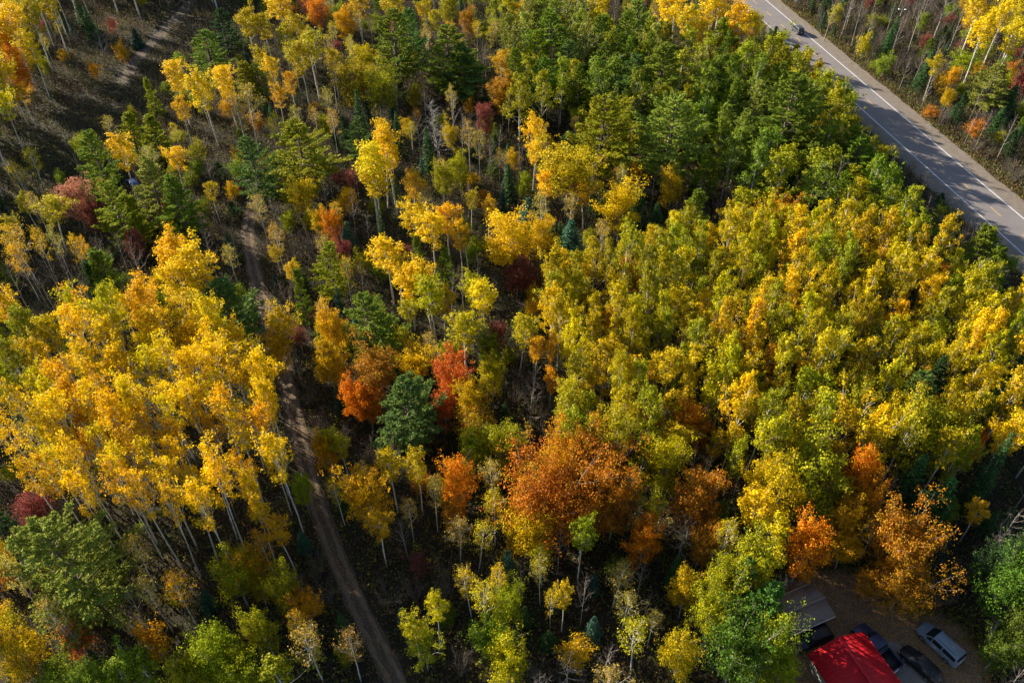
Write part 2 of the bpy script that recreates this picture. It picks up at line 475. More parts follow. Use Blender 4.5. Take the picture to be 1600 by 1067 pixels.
def bare(seed, H, cb, R, nl, shrub=False, tw=1.0):
    rng = np.random.RandomState(seed)
    T, C = Acc(), Acc()
    if shrub:
        stems = [curve_pts((rng.normal() * 0.15, rng.normal() * 0.15, -0.15), rng.rand() * 6.28, rng.uniform(0.95, 1.4), H * rng.uniform(0.7, 1.05), 0.1, 5, rng, 0.12) for _ in range(nl)]
        for p in stems: T.tube(p, np.linspace(0.05, 0.014, 5) * 0.8, 4)
        lim = stems
    else:
        path = trunk_path(H * 0.96, rng, 0.016)
        T.tube(path, np.maximum(0.11 * (H / 12) * (1 - path[:, 2] / H) ** 0.8 + 0.012, 0.018), 5)
        lim = []
        for i in range(nl):
            s = (i + rng.rand()) / nl
            b = on(path, H * (cb + (0.95 - cb) * s))
            ln = R * (1.15 - 0.75 * s) * rng.uniform(0.7, 1.2) * 1.35
            p = curve_pts(b, i * 2.4 + rng.normal() * 0.3, rng.uniform(0.5, 1.0), ln, 0.35, 5, rng, 0.2)
            T.tube(p, np.linspace(0.04 * (1.2 - s) + 0.012, 0.012, 5), 4)
            lim.append(p)
    for p in lim:
        L = np.linalg.norm(np.diff(p, axis=0), axis=1).sum()
        d = p[-1] - p[0]; az0 = math.atan2(d[1], d[0]); el0 = math.atan2(d[2], math.hypot(d[0], d[1]))
        for q in range(int((5 + L * 1.2) * tw)):
            f = rng.uniform(0.25, 1.0)
            b = np.array([np.interp(f * 4, np.arange(5), p[:, j]) for j in range(3)])
            ln = L * rng.uniform(0.18, 0.4)
            az = az0 + rng.normal() * 0.9; el = el0 + rng.normal() * 0.35
            p2 = curve_pts(b, az, el, ln, 0.25, 3, rng, 0.2)
            C.tube(p2, [0.018, 0.013, 0.008], 3)
            for r in range(3):
                p3 = curve_pts(p2[1] * rng.rand() + p2[2] * (1 - 0) - p2[1] * 0 if False else p2[rng.randint(1, 3)], az + rng.normal() * 0.7, el + rng.normal() * 0.3, ln * rng.uniform(0.35, 0.7), 0.1, 2, rng, 0.2)
                C.tube(p3, [0.012, 0.006], 3)
    return T, C, R + 0.2, H, (1 + cb) / 2 if not shrub else 0.55

def dead_conifer(seed, H, R):
    rng = np.random.RandomState(seed)
    T, C = Acc(), Acc()
    path = trunk_path(H, rng, 0.012)
    T.tube(path, np.maximum(0.2 * (1 - path[:, 2] / H) + 0.02, 0.03), 6)
    z = 0.25 * H
    while z < 0.97 * H:
        for i in range(4):
            s = z / H
            az = rng.rand() * 6.28
            p = curve_pts(on(path, z), az, -0.15 + 0.6 * s, R * (1.15 - s) * rng.uniform(0.6, 1.2), 0.35, 5, rng, 0.15)
            C.tube(p, np.linspace(0.05, 0.016, 5), 4)
            for q in range(5):
                b = p[rng.randint(2, 5)]
                C.tube(curve_pts(b, az + rng.normal() * 0.8, rng.normal() * 0.3 + 0.2, rng.uniform(0.4, 1.0), 0.2, 3, rng, 0.2), [0.022, 0.016, 0.01], 3)
        z += 0.62
    return T, C, R, H, 0.6

PROTO = {}
def register(kind, builds, tm, cm, tint=True):
    out = []
    for k, (T, C, R, H, cz) in enumerate(builds):
        out.append((T.mesh(kind + '_trunk', M[tm], smooth=True), C.mesh(kind + '_crown', M[cm], tint=tint), R, H, cz))
    PROTO[kind] = out
register('aspen', [broadleaf(10 + k, 18, 0.50, 2.3, 24, 2.2, 15, 0.25, 0.24, 0.14, (0.55, 1.1), lv=(0.5, 1.25), an=(0.9, 0.9, 1.0)) for k in range(6)], 'pale_bark', 'leaf')
register('thin_aspen', [broadleaf(15 + k, 18, 0.52, 2.0, 22, 1.6, 9, 0.24, 0.24, 0.13, (0.5, 1.05), lv=(0.45, 1.25)) for k in range(5)], 'pale_bark', 'leaf')
register('birch', [broadleaf(20 + k, 14, 0.42, 2.0, 24, 1.2, 6, 0.22, 0.30, 0.10, (0.45, 1.0)) for k in range(4)], 'pale_bark', 'leaf')
register('poplar', [broadleaf(30 + k, 14, 0.26, 2.35, 25, 1.7, 17, 0.25, 0.21, 0.11, (0.55, 1.1), 'cone', 1.0, (0.95, 0.95, 1.1), (0.35, 1.35)) for k in range(7)], 'pale_bark', 'leaf')
register('young_aspen', [broadleaf(35 + k, 10, 0.30, 1.9, 22, 1.8, 14, 0.24, 0.22, 0.08, (0.5, 1.1), 'egg', 1.0, (0.95, 0.95, 1.0), (0.4, 1.3)) for k in range(4)], 'pale_bark', 'leaf')
register('maple', [broadleaf(40 + k, 11, 0.24, 3.0, 36, 2.6, 18, 0.23, 0.30, 0.15, (0.45, 1.1), 'round', lv=(0.55, 1.2)) for k in range(4)], 'grey_bark', 'leaf')
register('oak', [broadleaf(50 + k, 11, 0.20, 4.2, 46, 2.8, 18, 0.25, 0.34, 0.20, (0.25, 1.05), 'round') for k in range(4)], 'grey_bark', 'leaf')
register('pine', [pine(60 + k, 18, 0.20, 4.0, 0.95, 6, miss=0.10) for k in range(5)], 'brown_bark', 'needle')
register('big_pine', [pine(66 + k, 19, 0.20, 5.6, 1.0, 7, miss=0.10, tuft=0.38) for k in range(2)], 'brown_bark', 'needle')
register('young_pine', [pine(70 + k, 9, 0.10, 2.3, 0.6, 6, True, 0.34, 0.05) for k in range(3)], 'brown_bark', 'needle')
register('spruce', [spruce(80 + k, 12, 1.9) for k in range(3)], 'brown_bark', 'needle')
register('bare', [bare(90 + k, 12, 0.35, 2.1, 16) for k in range(5)], 'grey_bark', 'twig', False)
register('bare_shrub', [bare(100 + k, 4.0, 0.1, 1.8, 13, True) for k in range(4)], 'twig', 'twig', False)
register('dead', [dead_conifer(110, 15, 3.2)], 'dead_wood', 'dead_wood', False)
register('shrub', [broadleaf(120 + k, 3.4, 0.06, 1.6, 24, 3.0, 9, 0.20, 0.26, 0.05, (0.5, 1.2), 'round') for k in range(4)], 'grey_bark', 'leaf')

COL = {  # first and second leaf hue
 'Y': ((0.78, 0.52, 0.006), (0.70, 0.51, 0.008), 'golden yellow'),
 'D': ((0.66, 0.37, 0.006), (0.54, 0.36, 0.010), 'deep amber'),
 'L': ((0.60, 0.455, 0.006), (0.26, 0.25, 0.008), 'lemon-green'),
 'K': ((0.36, 0.345, 0.010), (0.22, 0.245, 0.010), 'yellowish green'),
 'G': ((0.15, 0.225, 0.012), (0.26, 0.29, 0.014), 'leaf green'),
 'H': ((0.07, 0.125, 0.014), (0.11, 0.16, 0.016), 'shade-deepened green'),  # leaf green darkened, shade of the yard's edge put into the colour
 'O': ((0.68, 0.22, 0.008), (0.62, 0.31, 0.010), 'bright orange'),
 'B': ((0.50, 0.185, 0.014), (0.40, 0.22, 0.014), 'rusty brown'),
 'R': ((0.66, 0.11, 0.030), (0.58, 0.21, 0.018), 'red'),
 'K2': ((0.64, 0.28, 0.15), (0.48, 0.20, 0.11), 'salmon pink'),
 'T': ((0.42, 0.31, 0.06), (0.38, 0.29, 0.035), 'tan'),
 'P': ((0.15, 0.225, 0.020), (0.22, 0.28, 0.020), 'mid green'),
 'Q': ((0.26, 0.295, 0.045), (0.32, 0.34, 0.045), 'pale grey-green'),
 'U': ((0.10, 0.195, 0.040), (0.15, 0.235, 0.034), 'blue-green'),
 'W': ((0.26, 0.29, 0.014), (0.36, 0.34, 0.012), 'yellow-tinged'),
 'S': ((0.036, 0.09, 0.028), (0.06, 0.125, 0.028), 'dark green'),
 'E': ((0.035, 0.105, 0.065), (0.055, 0.13, 0.07), 'teal'),
 'M': ((0.26, 0.07, 0.05), (0.20, 0.07, 0.05), 'maroon'),
 'N': ((0.3, 0.27, 0.24), (0.3, 0.27, 0.24), 'grey'),
}
NAME = {'aspen': 'aspen_tree', 'thin_aspen': 'aspen_tree', 'birch': 'birch_tree', 'poplar': 'poplar_tree', 'young_aspen': 'young_aspen', 'maple': 'maple_tree', 'oak': 'oak_tree', 'pine': 'pine_tree', 'big_pine': 'pine_tree', 'young_pine': 'young_pine',
        'spruce': 'spruce_tree', 'bare': 'bare_tree', 'bare_shrub': 'bare_shrub', 'dead': 'dead_pine', 'shrub': 'leafy_shrub'}
WORD = {'aspen': 'pale-trunked aspen', 'thin_aspen': 'thin-crowned white-trunked aspen', 'birch': 'sparse white-stemmed birch', 'poplar': 'slender poplar', 'young_aspen': 'young spindly aspen', 'maple': 'rounded maple', 'oak': 'broad oak', 'pine': 'tall pine', 'big_pine': 'great pine',
        'young_pine': 'young bushy pine', 'spruce': 'pointed spruce', 'bare': 'leafless grey tree', 'bare_shrub': 'leafless twiggy shrub', 'dead': 'dead silver-grey pine', 'shrub': 'low leafy shrub'}
GOLD = [(95, 480), (260, 465), (330, 500), (400, 545), (455, 605), (468, 690), (400, 735), (270, 745), (150, 770), (40, 760), (0, 700), (15, 620), (100, 560)]
GROVE = [(860, 425), (1000, 395), (1060, 350), (1200, 345), (1330, 330), (1475, 385), (1510, 450), (1600, 470), (1600, 690), (1480, 720), (1380, 735), (1240, 720), (1130, 730), (1000, 715), (880, 670), (850, 560)]
def zone(px, py, x, y):
    t, n = road_tn(x, y)
    if n < -3: return 'in the brush beyond the highway'
    if min((x - p[0]) ** 2 + (y - p[1]) ** 2 for p in YARD) < 70: return 'at the edge of the yard with parked cars'
    if in_poly(px, py, GOLD): return 'in the golden grove beside the dirt track'
    if n < 40 and py < 340: return 'in the strip of woods lining the highway'
    if in_poly(px, py, GROVE): return 'in the yellow-green grove between highway and yard'
    if px < 420 and py < 330: return 'around the shaded meadow with the faint path'
    if px < 400 and py < 640: return 'in thickets between the meadow and golden grove'
    if px < 545 and py >= 700: return 'in the scrub between golden grove and dirt track'
    if py > 700: return 'in the dim thicket between dirt track and yard'
    if py > 330: return 'in mixed woods alongside the dirt track'
    return 'in the pine woods between the meadow and highway'

COUNT = {}
PLACED = []
ALL = []
rnd = random.Random(7)
def plant(kind, x, y, wm, h, code, px, py, label=None, group=None, rot=None, v=None):
    k = COUNT.get(kind, 0); COUNT[kind] = k + 1
    pr = PROTO[kind][(k * 3 + rnd.randint(0, 1)) % len(PROTO[kind]) if v is None else v]
    tm, cm, R, H, cz = pr
    z_ = zone(px, py, x, y)
    e = link(NAME[kind], None)
    e.empty_display_size = 0.5
    e.location = (x, y, 0)
    e.rotation_euler = (rnd.gauss(0, 0.02), rnd.gauss(0, 0.02), rnd.uniform(0, 6.28) if rot is None else rot)
    s = wm / (2 * R)
    e.scale = (s, s, h / H)
    A, B, cw = COL[code]
    e['category'] = 'shrub' if 'shrub' in kind else 'tree'
    if kind in ('bare', 'bare_shrub', 'dead'): txt = WORD[kind] + ' ' + z_
    else: txt = cw + ' ' + WORD[kind] + ' ' + z_
    e['label'] = label or txt
    e['group'] = group or (NAME[kind].replace('_', ' ') + 's ' + z_)
    to = link('trunk', tm, e)
    co = link('crown', cm, e)
    j = [rnd.gauss(1, 0.07) for _ in range(2)]
    co.color = (A[0] * j[0], A[1] * j[1], A[2], 1)
    co['second_leaf_colour'] = [B[0] * j[0], B[1] * j[1], B[2]]
    PLACED.append((x, y, wm / 2, kind))
    ALL.append((e, kind, cw, x, y, wm, h, z_, label))
    return e

DEF_H = {'big_pine': (6, 1.4, 10, 21), 'young_aspen': (4, 2, 6, 11), 'aspen': (8, 2.3, 9, 20), 'birch': (7, 1.9, 8, 16), 'poplar': (5, 2.2, 8, 16), 'maple': (4, 1.3, 6, 14), 'oak': (4.5, 1.0, 7, 14), 'pine': (6, 1.4, 10, 21), 'young_pine': (2.5, 1.5, 4, 11),
         'spruce': (3, 2.6, 4, 15), 'bare': (5, 1.6, 7, 15), 'bare_shrub': (1.2, 0.9, 2.5, 6), 'dead': (8, 1.2, 10, 16), 'shrub': (0.8, 0.9, 1.5, 4)}
def place_px(kind, cx, cy, wpx, code, h=None, **kw):
    """(cx, cy): where the crown's middle shows in the photograph, wpx: crown width there"""
    cz = PROTO[kind][0][4]
    hh = h or 10.0
    for _ in range(3):
        x, y, dep = at(cx, cy, hh * cz)
        wm = wpx * dep / FPX * (1.15 if kind in ('pine', 'big_pine') else 1.0)
        if h is None:
            a, b, lo, hi = DEF_H[kind]
            hh = min(hi, max(lo, a + b * wm))
    return plant(kind, x, y, wm, hh, code, cx, cy, **kw)

# kind cx cy width colour [height]; text after | is the label of a tree that stands out; greener aspens beside the golden grove have shade put into their colour
TREES = """
aspen 15 40 55 Y 19
aspen 45 75 42 Y 16
aspen 48 25 45 L 18
aspen 75 5 40 L 18
aspen 8 115 36 Y 16
maple 24 85 34 O 11
maple 33 125 40 O 9 |orange maple under yellow aspens at the meadow's corner
aspen 35 150 36 D 10
aspen 4 165 34 Y 14
spruce 128 25 24 S 9
spruce 140 40 26 S 9
bare 155 65 36 N 10
shrub 178 48 18 K2
spruce 212 60 24 E 5 |small teal conifer alone in the shaded meadow
shrub 195 92 20 D
shrub 150 118 16 D
bare 166 112 16 N 5
pine 325 84 62 P 13 |bright green pine standing on the meadow's rim
pine 348 46 44 S 12 |dark pine standing just behind the bright green meadow pine
aspen 275 120 46 Y 15
aspen 318 143 50 Y 16
aspen 354 130 44 Y 16
aspen 284 172 30 D 12
birch 386 165 52 T 15
birch 372 178 34 T 14
young_pine 388 128 48 W 10
young_pine 236 152 24 W 9
pine 153 252 58 P 15 |layered green pine leaning against a gold birch at the meadow
aspen 186 240 46 Y 15 |gold birch with forked white trunk beside layered green pine
young_pine 205 208 44 W 9
young_pine 246 218 50 W 10
aspen 272 252 36 Y 11
birch 234 250 40 T 10
pine 238 300 68 Q 15
pine 276 322 58 P 14
pine 186 330 66 W 14
young_pine 210 345 46 W 10
aspen 330 300 24 L 9
birch 276 206 16 L 8
aspen 74 330 56 L 12
aspen 42 320 24 L 9
maple 118 322 52 K2 9 |salmon pink maple beside yellow-tinged pines near the meadow
maple 148 342 34 M 8
aspen 20 355 26 L 9
birch 26 378 50 D 13
birch 30 408 38 D 12
birch 60 382 24 D 12
birch 85 378 22 T 12
birch 117 388 24 D 12
birch 134 394 20 D 11
bare 48 425 34 N 12
bare 75 415 30 N 12
bare 100 420 30 N 12
bare 20 440 30 N 11
bare 160 395 34 N 11
bare 208 405 40 N 11
bare 185 385 34 N 9
maple 214 388 30 M 7
young_pine 163 430 62 P 11 |glossy green clumped pine at the rim of the golden grove
young_pine 150 440 44 S 9
aspen 268 405 62 Y 17
aspen 306 428 76 Y 18 |large golden aspen towering beside a blue-green pine by the track
aspen 275 448 64 Y 16
pine 352 485 88 U 14 |blue-green pine at the tip of the golden grove
aspen 18 482 52 Y 17
aspen 35 520 50 K 16
aspen 75 520 50 L 16
aspen 20 560 50 K 16
aspen 60 560 50 L 16
aspen 8 605 46 K 16
aspen 50 610 44 L 16
aspen 440 12 48 Y 15
aspen 386 40 46 L 15
aspen 415 42 36 L 14
aspen 442 58 30 L 13
aspen 466 45 40 L 15
aspen 486 78 52 L 16
aspen 470 92 42 L 15
aspen 520 95 30 L 12
maple 495 24 36 O 9
maple 482 10 30 M 8
maple 541 42 34 D 9
aspen 456 132 24 D 12
aspen 435 152 26 D 11
aspen 420 108 30 Y 12
aspen 408 92 26 L 12
pine 408 126 34 P 10
maple 556 135 62 K 11
maple 596 148 52 K 11
maple 572 112 44 L 11
pine 615 68 70 P 19 |tall layered pine lit on its crown, beside a broader dark pine
pine 640 60 50 U 17
pine 702 90 92 P 17 |broad dark green pine casting deep shade over grey snags
pine 720 110 80 U 13
aspen 612 14 46 L 14
aspen 665 18 26 L 13
aspen 680 34 24 L 12
aspen 560 10 36 L 14
maple 732 40 28 B 8
poplar 770 24 22 K 10
aspen 790 15 30 L 13
aspen 784 100 30 D 11
maple 700 20 30 K 9
spruce 563 184 26 S 12
spruce 620 212 20 S 10
spruce 670 238 26 S 10
pine 560 215 44 U 10
dead 683 200 56 N 14 |dead silver-grey pine with bare whorled branches among dark woods
bare 705 175 36 N 12
bare 720 205 32 N 13
birch 733 215 30 T 12
bare 770 245 36 N 11
bare 790 258 30 N 10
bare 655 200 34 N 12
maple 786 155 40 B 10
maple 756 192 30 M 8
pine 473 240 96 W 16 |round-topped green pine with bare lower limbs near the track's bend
pine 404 258 62 U 16 |blue-green pine with drooping tiers right at the track's bend
aspen 578 262 60 Y 18
aspen 610 240 54 Y 18
aspen 594 225 40 Y 18
aspen 588 290 56 Y 14
aspen 640 292 44 D 12
birch 662 300 36 T 11
aspen 735 315 24 L 9
aspen 762 326 28 D 9
maple 692 285 34 K 8
maple 720 272 34 K 8
maple 472 315 38 D 8
birch 526 336 28 D 10
bare 505 306 24 N 10
bare 548 322 32 N 10
aspen 648 342 50 Y 13
aspen 700 346 46 Y 13
aspen 676 362 56 Y 14
aspen 720 368 36 Y 12
spruce 796 288 30 S 8
spruce 597 362 18 S 9
poplar 840 20 52 G 13
pine 862 62 70 P 16
poplar 884 18 46 K 13
poplar 930 22 46 L 14
poplar 952 55 40 K 12
pine 935 66 56 P 15
pine 1000 42 64 Q 16
aspen 1046 20 48 Y 16
aspen 1076 34 42 Y 16
aspen 1110 16 52 Y 17
aspen 1144 28 48 Y 17
aspen 1174 42 42 Y 16
aspen 1095 52 34 Y 13
aspen 1060 2 44 Y 16
aspen 1128 2 48 Y 16
aspen 815 20 36 D 12
pine 852 128 52 P 13
pine 822 155 46 S 11
pine 890 100 54 U 13
big_pine 940 212 116 W 19 |huge yellow-tipped pine with a fan of upswept branches
big_pine 1052 215 112 Q 19 |huge grey-green pine with outstretched limbs next to the yellow-tipped one
pine 1030 122 84 P 18
pine 985 130 60 U 15
poplar 1105 92 50 K 14
poplar 1098 130 46 G 13
poplar 1160 105 52 K 14
poplar 1130 60 46 G 13
poplar 1075 80 44 K 13
poplar 1190 95 46 K 13
aspen 838 208 44 Y 14
aspen 834 240 34 Y 11
maple 886 282 86 L 13 |domed yellow maple with a split crown amid dark pines
aspen 858 290 40 Y 11
aspen 915 305 40 Y 10
young_pine 886 238 44 S 9
maple 970 335 66 Y 11 |yellow maple rising from dark spruces near the huge pines
maple 1050 302 36 D 9
aspen 1162 314 42 L 10
young_pine 1080 335 54 P 11
spruce 822 342 44 E 8
spruce 1000 330 40 S 9
spruce 985 375 40 S 8
spruce 1025 350 34 S 8
bare_shrub 1130 322 60 N 5
bare_shrub 1112 335 56 N 5
bare_shrub 1150 345 50 N 5
maple 1218 345 38 O 8
maple 1190 352 36 D 8
spruce 1220 312 24 S 9
bare 1245 300 40 N 10
big_pine 1228 185 112 P 20 |largest pine in the strip of woods lining the highway
poplar 1300 175 50 K 14
bare 1312 275 58 N 11 |greyish leafless crown wedged between green poplars by the highway
poplar 1290 235 50 G 13
pine 1335 255 60 P 13
spruce 545 378 34 E 8
birch 430 368 32 T 9
aspen 432 398 22 D 6
bare_shrub 470 392 50 N 5
bare_shrub 492 385 50 N 5
bare_shrub 505 405 46 N 4
maple 522 360 38 O 8
maple 500 352 28 D 7
pine 515 422 54 W 12
maple 536 402 30 M 7
young_pine 470 462 32 P 11
aspen 460 426 28 D 9
bare_shrub 448 465 44 N 5
aspen 605 398 62 Y 14
aspen 640 440 54 Y 13
aspen 668 438 50 Y 14
aspen 620 425 44 Y 12
young_pine 695 420 34 P 9
young_pine 655 402 28 P 9
aspen 676 462 56 L 15
aspen 640 486 34 L 9
aspen 730 368 30 K 11
aspen 690 470 44 L 12
pine 576 506 94 P 13 |bright green bushy pine alone beside the straight dirt track
aspen 440 508 50 D 13 |amber aspen at the very edge of the dirt track
maple 436 556 46 D 8
maple 522 528 48 D 11
maple 520 582 50 D 9
aspen 725 522 62 L 14 |flat-topped yellow aspen with long trunk near the red and orange maples
aspen 756 468 52 Y 13
aspen 736 448 40 L 12
bare 745 428 24 N 11
shrub 626 546 40 L 4
maple 648 582 52 Y 8
maple 588 590 66 B 10 |rust-red maple partly hidden behind a blue-green pine
maple 560 626 48 O 8
maple 578 642 44 O 7
pine 635 640 100 U 14 |blue-green pine between the rust-red and the scarlet maple
maple 706 606 58 R 10 |scarlet maple with a golden neighbour in front
maple 694 642 38 R 7
maple 736 636 54 D 9 |glowing golden-orange maple in front of the scarlet one
maple 742 672 64 B 8
maple 770 600 36 L 8
aspen 760 582 30 L 9
shrub 775 535 34 M 4
aspen 510 692 40 L 9
aspen 536 702 36 L 9
maple 780 706 70 K 9
maple 740 712 50 K 8
maple 985 432 40 B 7
shrub 815 442 56 M 4
maple 808 438 40 M 6
bare 835 600 50 N 9
bare 828 628 50 N 9
bare_shrub 815 590 50 N 5
bare_shrub 846 640 46 N 5
maple 1070 668 56 O 9 |orange-red maple sunk among yellow-green poplars
maple 1086 690 40 B 7
aspen 812 512 46 L 13
aspen 836 546 36 D 11
aspen 860 545 24 D 11
bare 1092 722 40 N 9
maple 800 388 76 Y 11 |round mustard-yellow maple beside a teal spruce
maple 845 376 42 D 9
spruce 893 378 50 E 9 |teal spruce beside a round mustard-yellow maple
pine 1425 632 92 U 13 |dark blue-green pine buried in the yellow-green grove
pine 1460 600 44 S 12
pine 1585 592 56 S 13
pine 1570 630 50 U 11
bare 1466 366 60 N 10
bare 1440 360 40 N 9
young_pine 1530 392 70 P 10
young_pine 1555 418 56 P 8
bare 1560 432 40 M 7
bare 1525 425 46 N 8
maple 1455 445 38 B 8
maple 1440 690 100 K 13
maple 1398 675 64 L 12
maple 1480 680 60 L 12
aspen 1572 692 60 Y 12
maple 1520 704 24 O 7
big_pine 106 888 160 Q 18 |massive pale green pine with wind-swept limbs below the golden grove
poplar 190 1052 80 G 9
poplar 225 1045 70 G 8
maple 150 1065 60 P 7
maple 330 1030 80 K 10
maple 372 1052 70 K 9
maple 300 1062 60 K 8
maple 96 1070 60 G 7
maple 42 1026 72 L 9
aspen 8 870 36 L 12
aspen 0 1000 44 L 12
birch 84 968 50 T 13 |half-bare birch with white forked stem beside the massive pale pine
bare 118 1000 40 N 9
shrub 128 1014 48 R 4
birch 275 918 46 D 12
birch 234 925 34 T 12
maple 372 910 68 K 8
maple 396 890 50 D 8
shrub 245 1010 50 D 4
birch 395 985 30 D 9
birch 25 905 40 T 15
maple 55 800 60 M 6
bare_shrub 48 790 70 N 5
bare_shrub 80 812 60 N 5
bare_shrub 105 800 50 N 5
bare 345 745 30 N 13
bare 330 720 30 N 13
aspen 430 722 40 Y 14
aspen 440 828 48 D 11
aspen 402 800 36 Y 13
aspen 396 762 36 Y 14
maple 474 770 34 K 7
birch 412 850 32 D 10
maple 442 928 50 K 9
maple 476 950 42 O 7 |orange maple tucked behind a half-bare white-branched birch near track
maple 412 985 50 K 10
birch 484 1005 60 T 12 |half-bare birch with white branching limbs near the track
birch 470 985 40 D 11
poplar 440 1052 90 K 9
maple 405 918 28 L 7
maple 570 786 64 D 11
aspen 592 822 48 D 11
aspen 610 732 46 L 12
aspen 652 734 46 L 12
maple 712 762 54 O 9
birch 716 830 50 T 9
maple 712 810 40 B 7
birch 745 838 44 L 10
maple 512 715 38 D 8
aspen 650 988 42 L 11
aspen 680 952 40 L 11
poplar 664 1016 54 K 7
birch 757 930 48 L 13
birch 776 908 34 L 12
maple 790 955 50 K 9
maple 770 1000 60 G 7
maple 795 1042 70 L 8
bare 805 1050 34 N 6
oak 850 802 116 B 11 |broad rusty oak merging with its twin uphill of the thicket
oak 920 758 108 B 11
oak 880 740 70 O 10
oak 958 802 64 B 9
oak 822 836 80 D 8
oak 905 800 80 B 9
maple 1086 792 78 B 11
maple 1096 852 50 B 8
maple 1006 850 60 O 8
maple 1035 742 64 L 11
aspen 1025 800 40 K 11
aspen 990 772 34 L 10
aspen 910 836 48 K 13 |pale green aspen on a long bare trunk before the rusty oaks
aspen 882 932 34 L 10
birch 862 935 26 L 9
birch 846 898 28 T 9
birch 965 902 52 T 9
bare 1070 838 56 N 10
bare 1100 742 40 N 10
birch 1132 845 44 L 13 |leaning birch with kinked white trunk near the yard
aspen 1180 800 64 Y 13
maple 1172 898 70 K 14
pine 1158 925 52 U 15
pine 1182 955 80 U 14
maple 1150 1030 90 H 13
maple 1190 1035 72 K 12
maple 1222 1056 52 K 9
maple 1070 930 44 L 8
birch 1020 972 34 T 7
bare 890 1048 60 N 7
birch 950 1058 60 T 8
maple 1060 1035 60 L 7
maple 1110 975 60 K 12
maple 1128 925 60 K 12
maple 1275 758 112 K 13 |large lime-green maple flanked by orange maples
maple 1216 792 72 L 12
maple 1190 765 56 L 11
maple 1338 752 52 O 12 |narrow flaming orange maple next to the large lime-green one
maple 1342 790 46 O 10
maple 1312 822 48 D 9
maple 1320 858 52 D 7
maple 1256 862 68 O 12 |orange-gold maple overhanging the brown-roofed shed
oak 1402 868 92 B 10 |coppery oak standing over the leaf-strewn yard
oak 1410 922 74 B 7
maple 1356 915 40 B 5
spruce 1416 762 56 S 12
spruce 1460 792 66 S 11
pine 1440 800 60 S 9
spruce 1545 745 40 S 15 |tall pointed spruce behind the coppery oak
aspen 1530 800 36 D 8
bare 1572 830 60 N 11
bare 1550 850 40 N 9
bare 1385 770 44 N 9
oak 1585 945 100 H 11
oak 1602 1005 84 H 9
maple 1560 1020 56 H 6
oak 1560 900 70 S 9
pine 1592 880 50 S 10
bare 1300 15 26 N 12
bare 1328 8 26 N 12
bare 1345 20 24 N 13
bare 1362 30 24 N 10
spruce 1386 74 26 S 9
spruce 1396 52 22 S 8
bare 1402 60 26 N 8
bare_shrub 1415 95 30 N 4
bare_shrub 1425 100 30 N 4
aspen 1462 105 26 L 11 |small yellow aspen paired with a dark spruce across the highway
spruce 1445 112 30 S 10
shrub 1466 138 22 D
pine 1550 132 60 Q 11 |shaggy grey-green pine standing across the highway
spruce 1575 160 36 S 8
aspen 1538 52 46 Y 17
aspen 1528 18 44 Y 16
aspen 1580 58 48 Y 17
aspen 1566 28 36 Y 17
aspen 1598 20 40 L 16
bare 1442 12 30 N 17
bare 1482 -2 44 N 17
bare 1500 30 30 N 13
maple 1510 102 40 K 6
shrub 1592 140 30 M 4
spruce 1560 190 30 S 6
shrub 1348 82 22 L
shrub 1380 110 26 G
"""
for ln in TREES.strip().splitlines():  # one pine and one maple by the yard are added to shade the red roof
    body, _, lab = ln.partition('|')
    f = body.split()
    place_px(f[0], float(f[1]), float(f[2]), float(f[3]), f[4], float(f[5]) if len(f) > 5 else None, label=lab.strip() or None)

# groves: crowns spread over the area they cover in the photograph
def grove(poly, kinds, codes, h0, h1, wm0, wm1, gap, tries, seed, cap):
    rg = random.Random(seed)
    xs = [p[0] for p in poly]; ys = [p[1] for p in poly]
    n = 0
    for _ in range(tries):
        px, py = rg.uniform(min(xs), max(xs)), rg.uniform(min(ys), max(ys))
        if not in_poly(px, py, poly): continue
        kind = rg.choice(kinds)
        h = rg.uniform(h0, h1)
        x, y, dep = at(px, py, h * PROTO[kind][0][4])
        if blocked(x, y, 2.2, 0.5): continue
        if 0 < road_tn(x, y)[1] < 28 and y < 150: h *= 0.72
        wm = rg.uniform(wm0, wm1)
        if any((x - q[0]) ** 2 + (y - q[1]) ** 2 < (max(gap, q[2] * 0.95) if q[3] in ('pine', 'big_pine', 'spruce', 'oak', 'maple', 'young_pine') else gap) ** 2 for q in PLACED): continue
        plant(kind, x, y, wm, h, rg.choice(codes), px, py)
        n += 1
        if n >= cap: break
    return n
print('gold', grove(GOLD[:6] + [(380, 640), (200, 660), (40, 660)] + GOLD[11:], ['aspen', 'thin_aspen'], ['Y', 'Y', 'Y', 'Y', 'D', 'L'], 15.5, 20, 3.4, 4.8, 2.9, 6000, 1, 80),
      grove([(468, 690), (400, 745), (330, 790), (250, 790), (150, 775), (30, 740), (0, 690), (40, 640), (200, 640), (380, 620), (455, 610)], ['thin_aspen'], ['Y', 'Y', 'Y', 'D'], 14, 19.5, 2.9, 4.1, 2.5, 6000, 31, 75))
print('belt', grove([(790, 0), (1030, 60), (1130, 85), (1200, 90), (1300, 190), (1380, 290), (1300, 320), (1180, 290), (1100, 270), (960, 130), (800, 165)], ['pine', 'poplar', 'pine', 'poplar'], ['P', 'K', 'G', 'P', 'Q', 'K'], 11, 15.5, 5.0, 7.5, 4.3, 5000, 4, 90))
print('strip', grove([(1120, 80), (1200, 75), (1225, 85), (1270, 115), (1310, 155), (1360, 215), (1405, 270), (1440, 335), (1400, 335), (1300, 310), (1270, 230), (1200, 110)], ['poplar', 'young_aspen', 'poplar'], ['K', 'G', 'K', 'L', 'K'], 10, 13, 4.0, 5.6, 3.0, 5000, 3, 60))
print('grove', grove(GROVE, ['poplar'] * 3 + ['aspen', 'young_aspen'], ['L', 'L', 'L', 'Y', 'K', 'L', 'K'], 10, 16.5, 3.0, 5.0, 3.2, 16000, 2, 250))
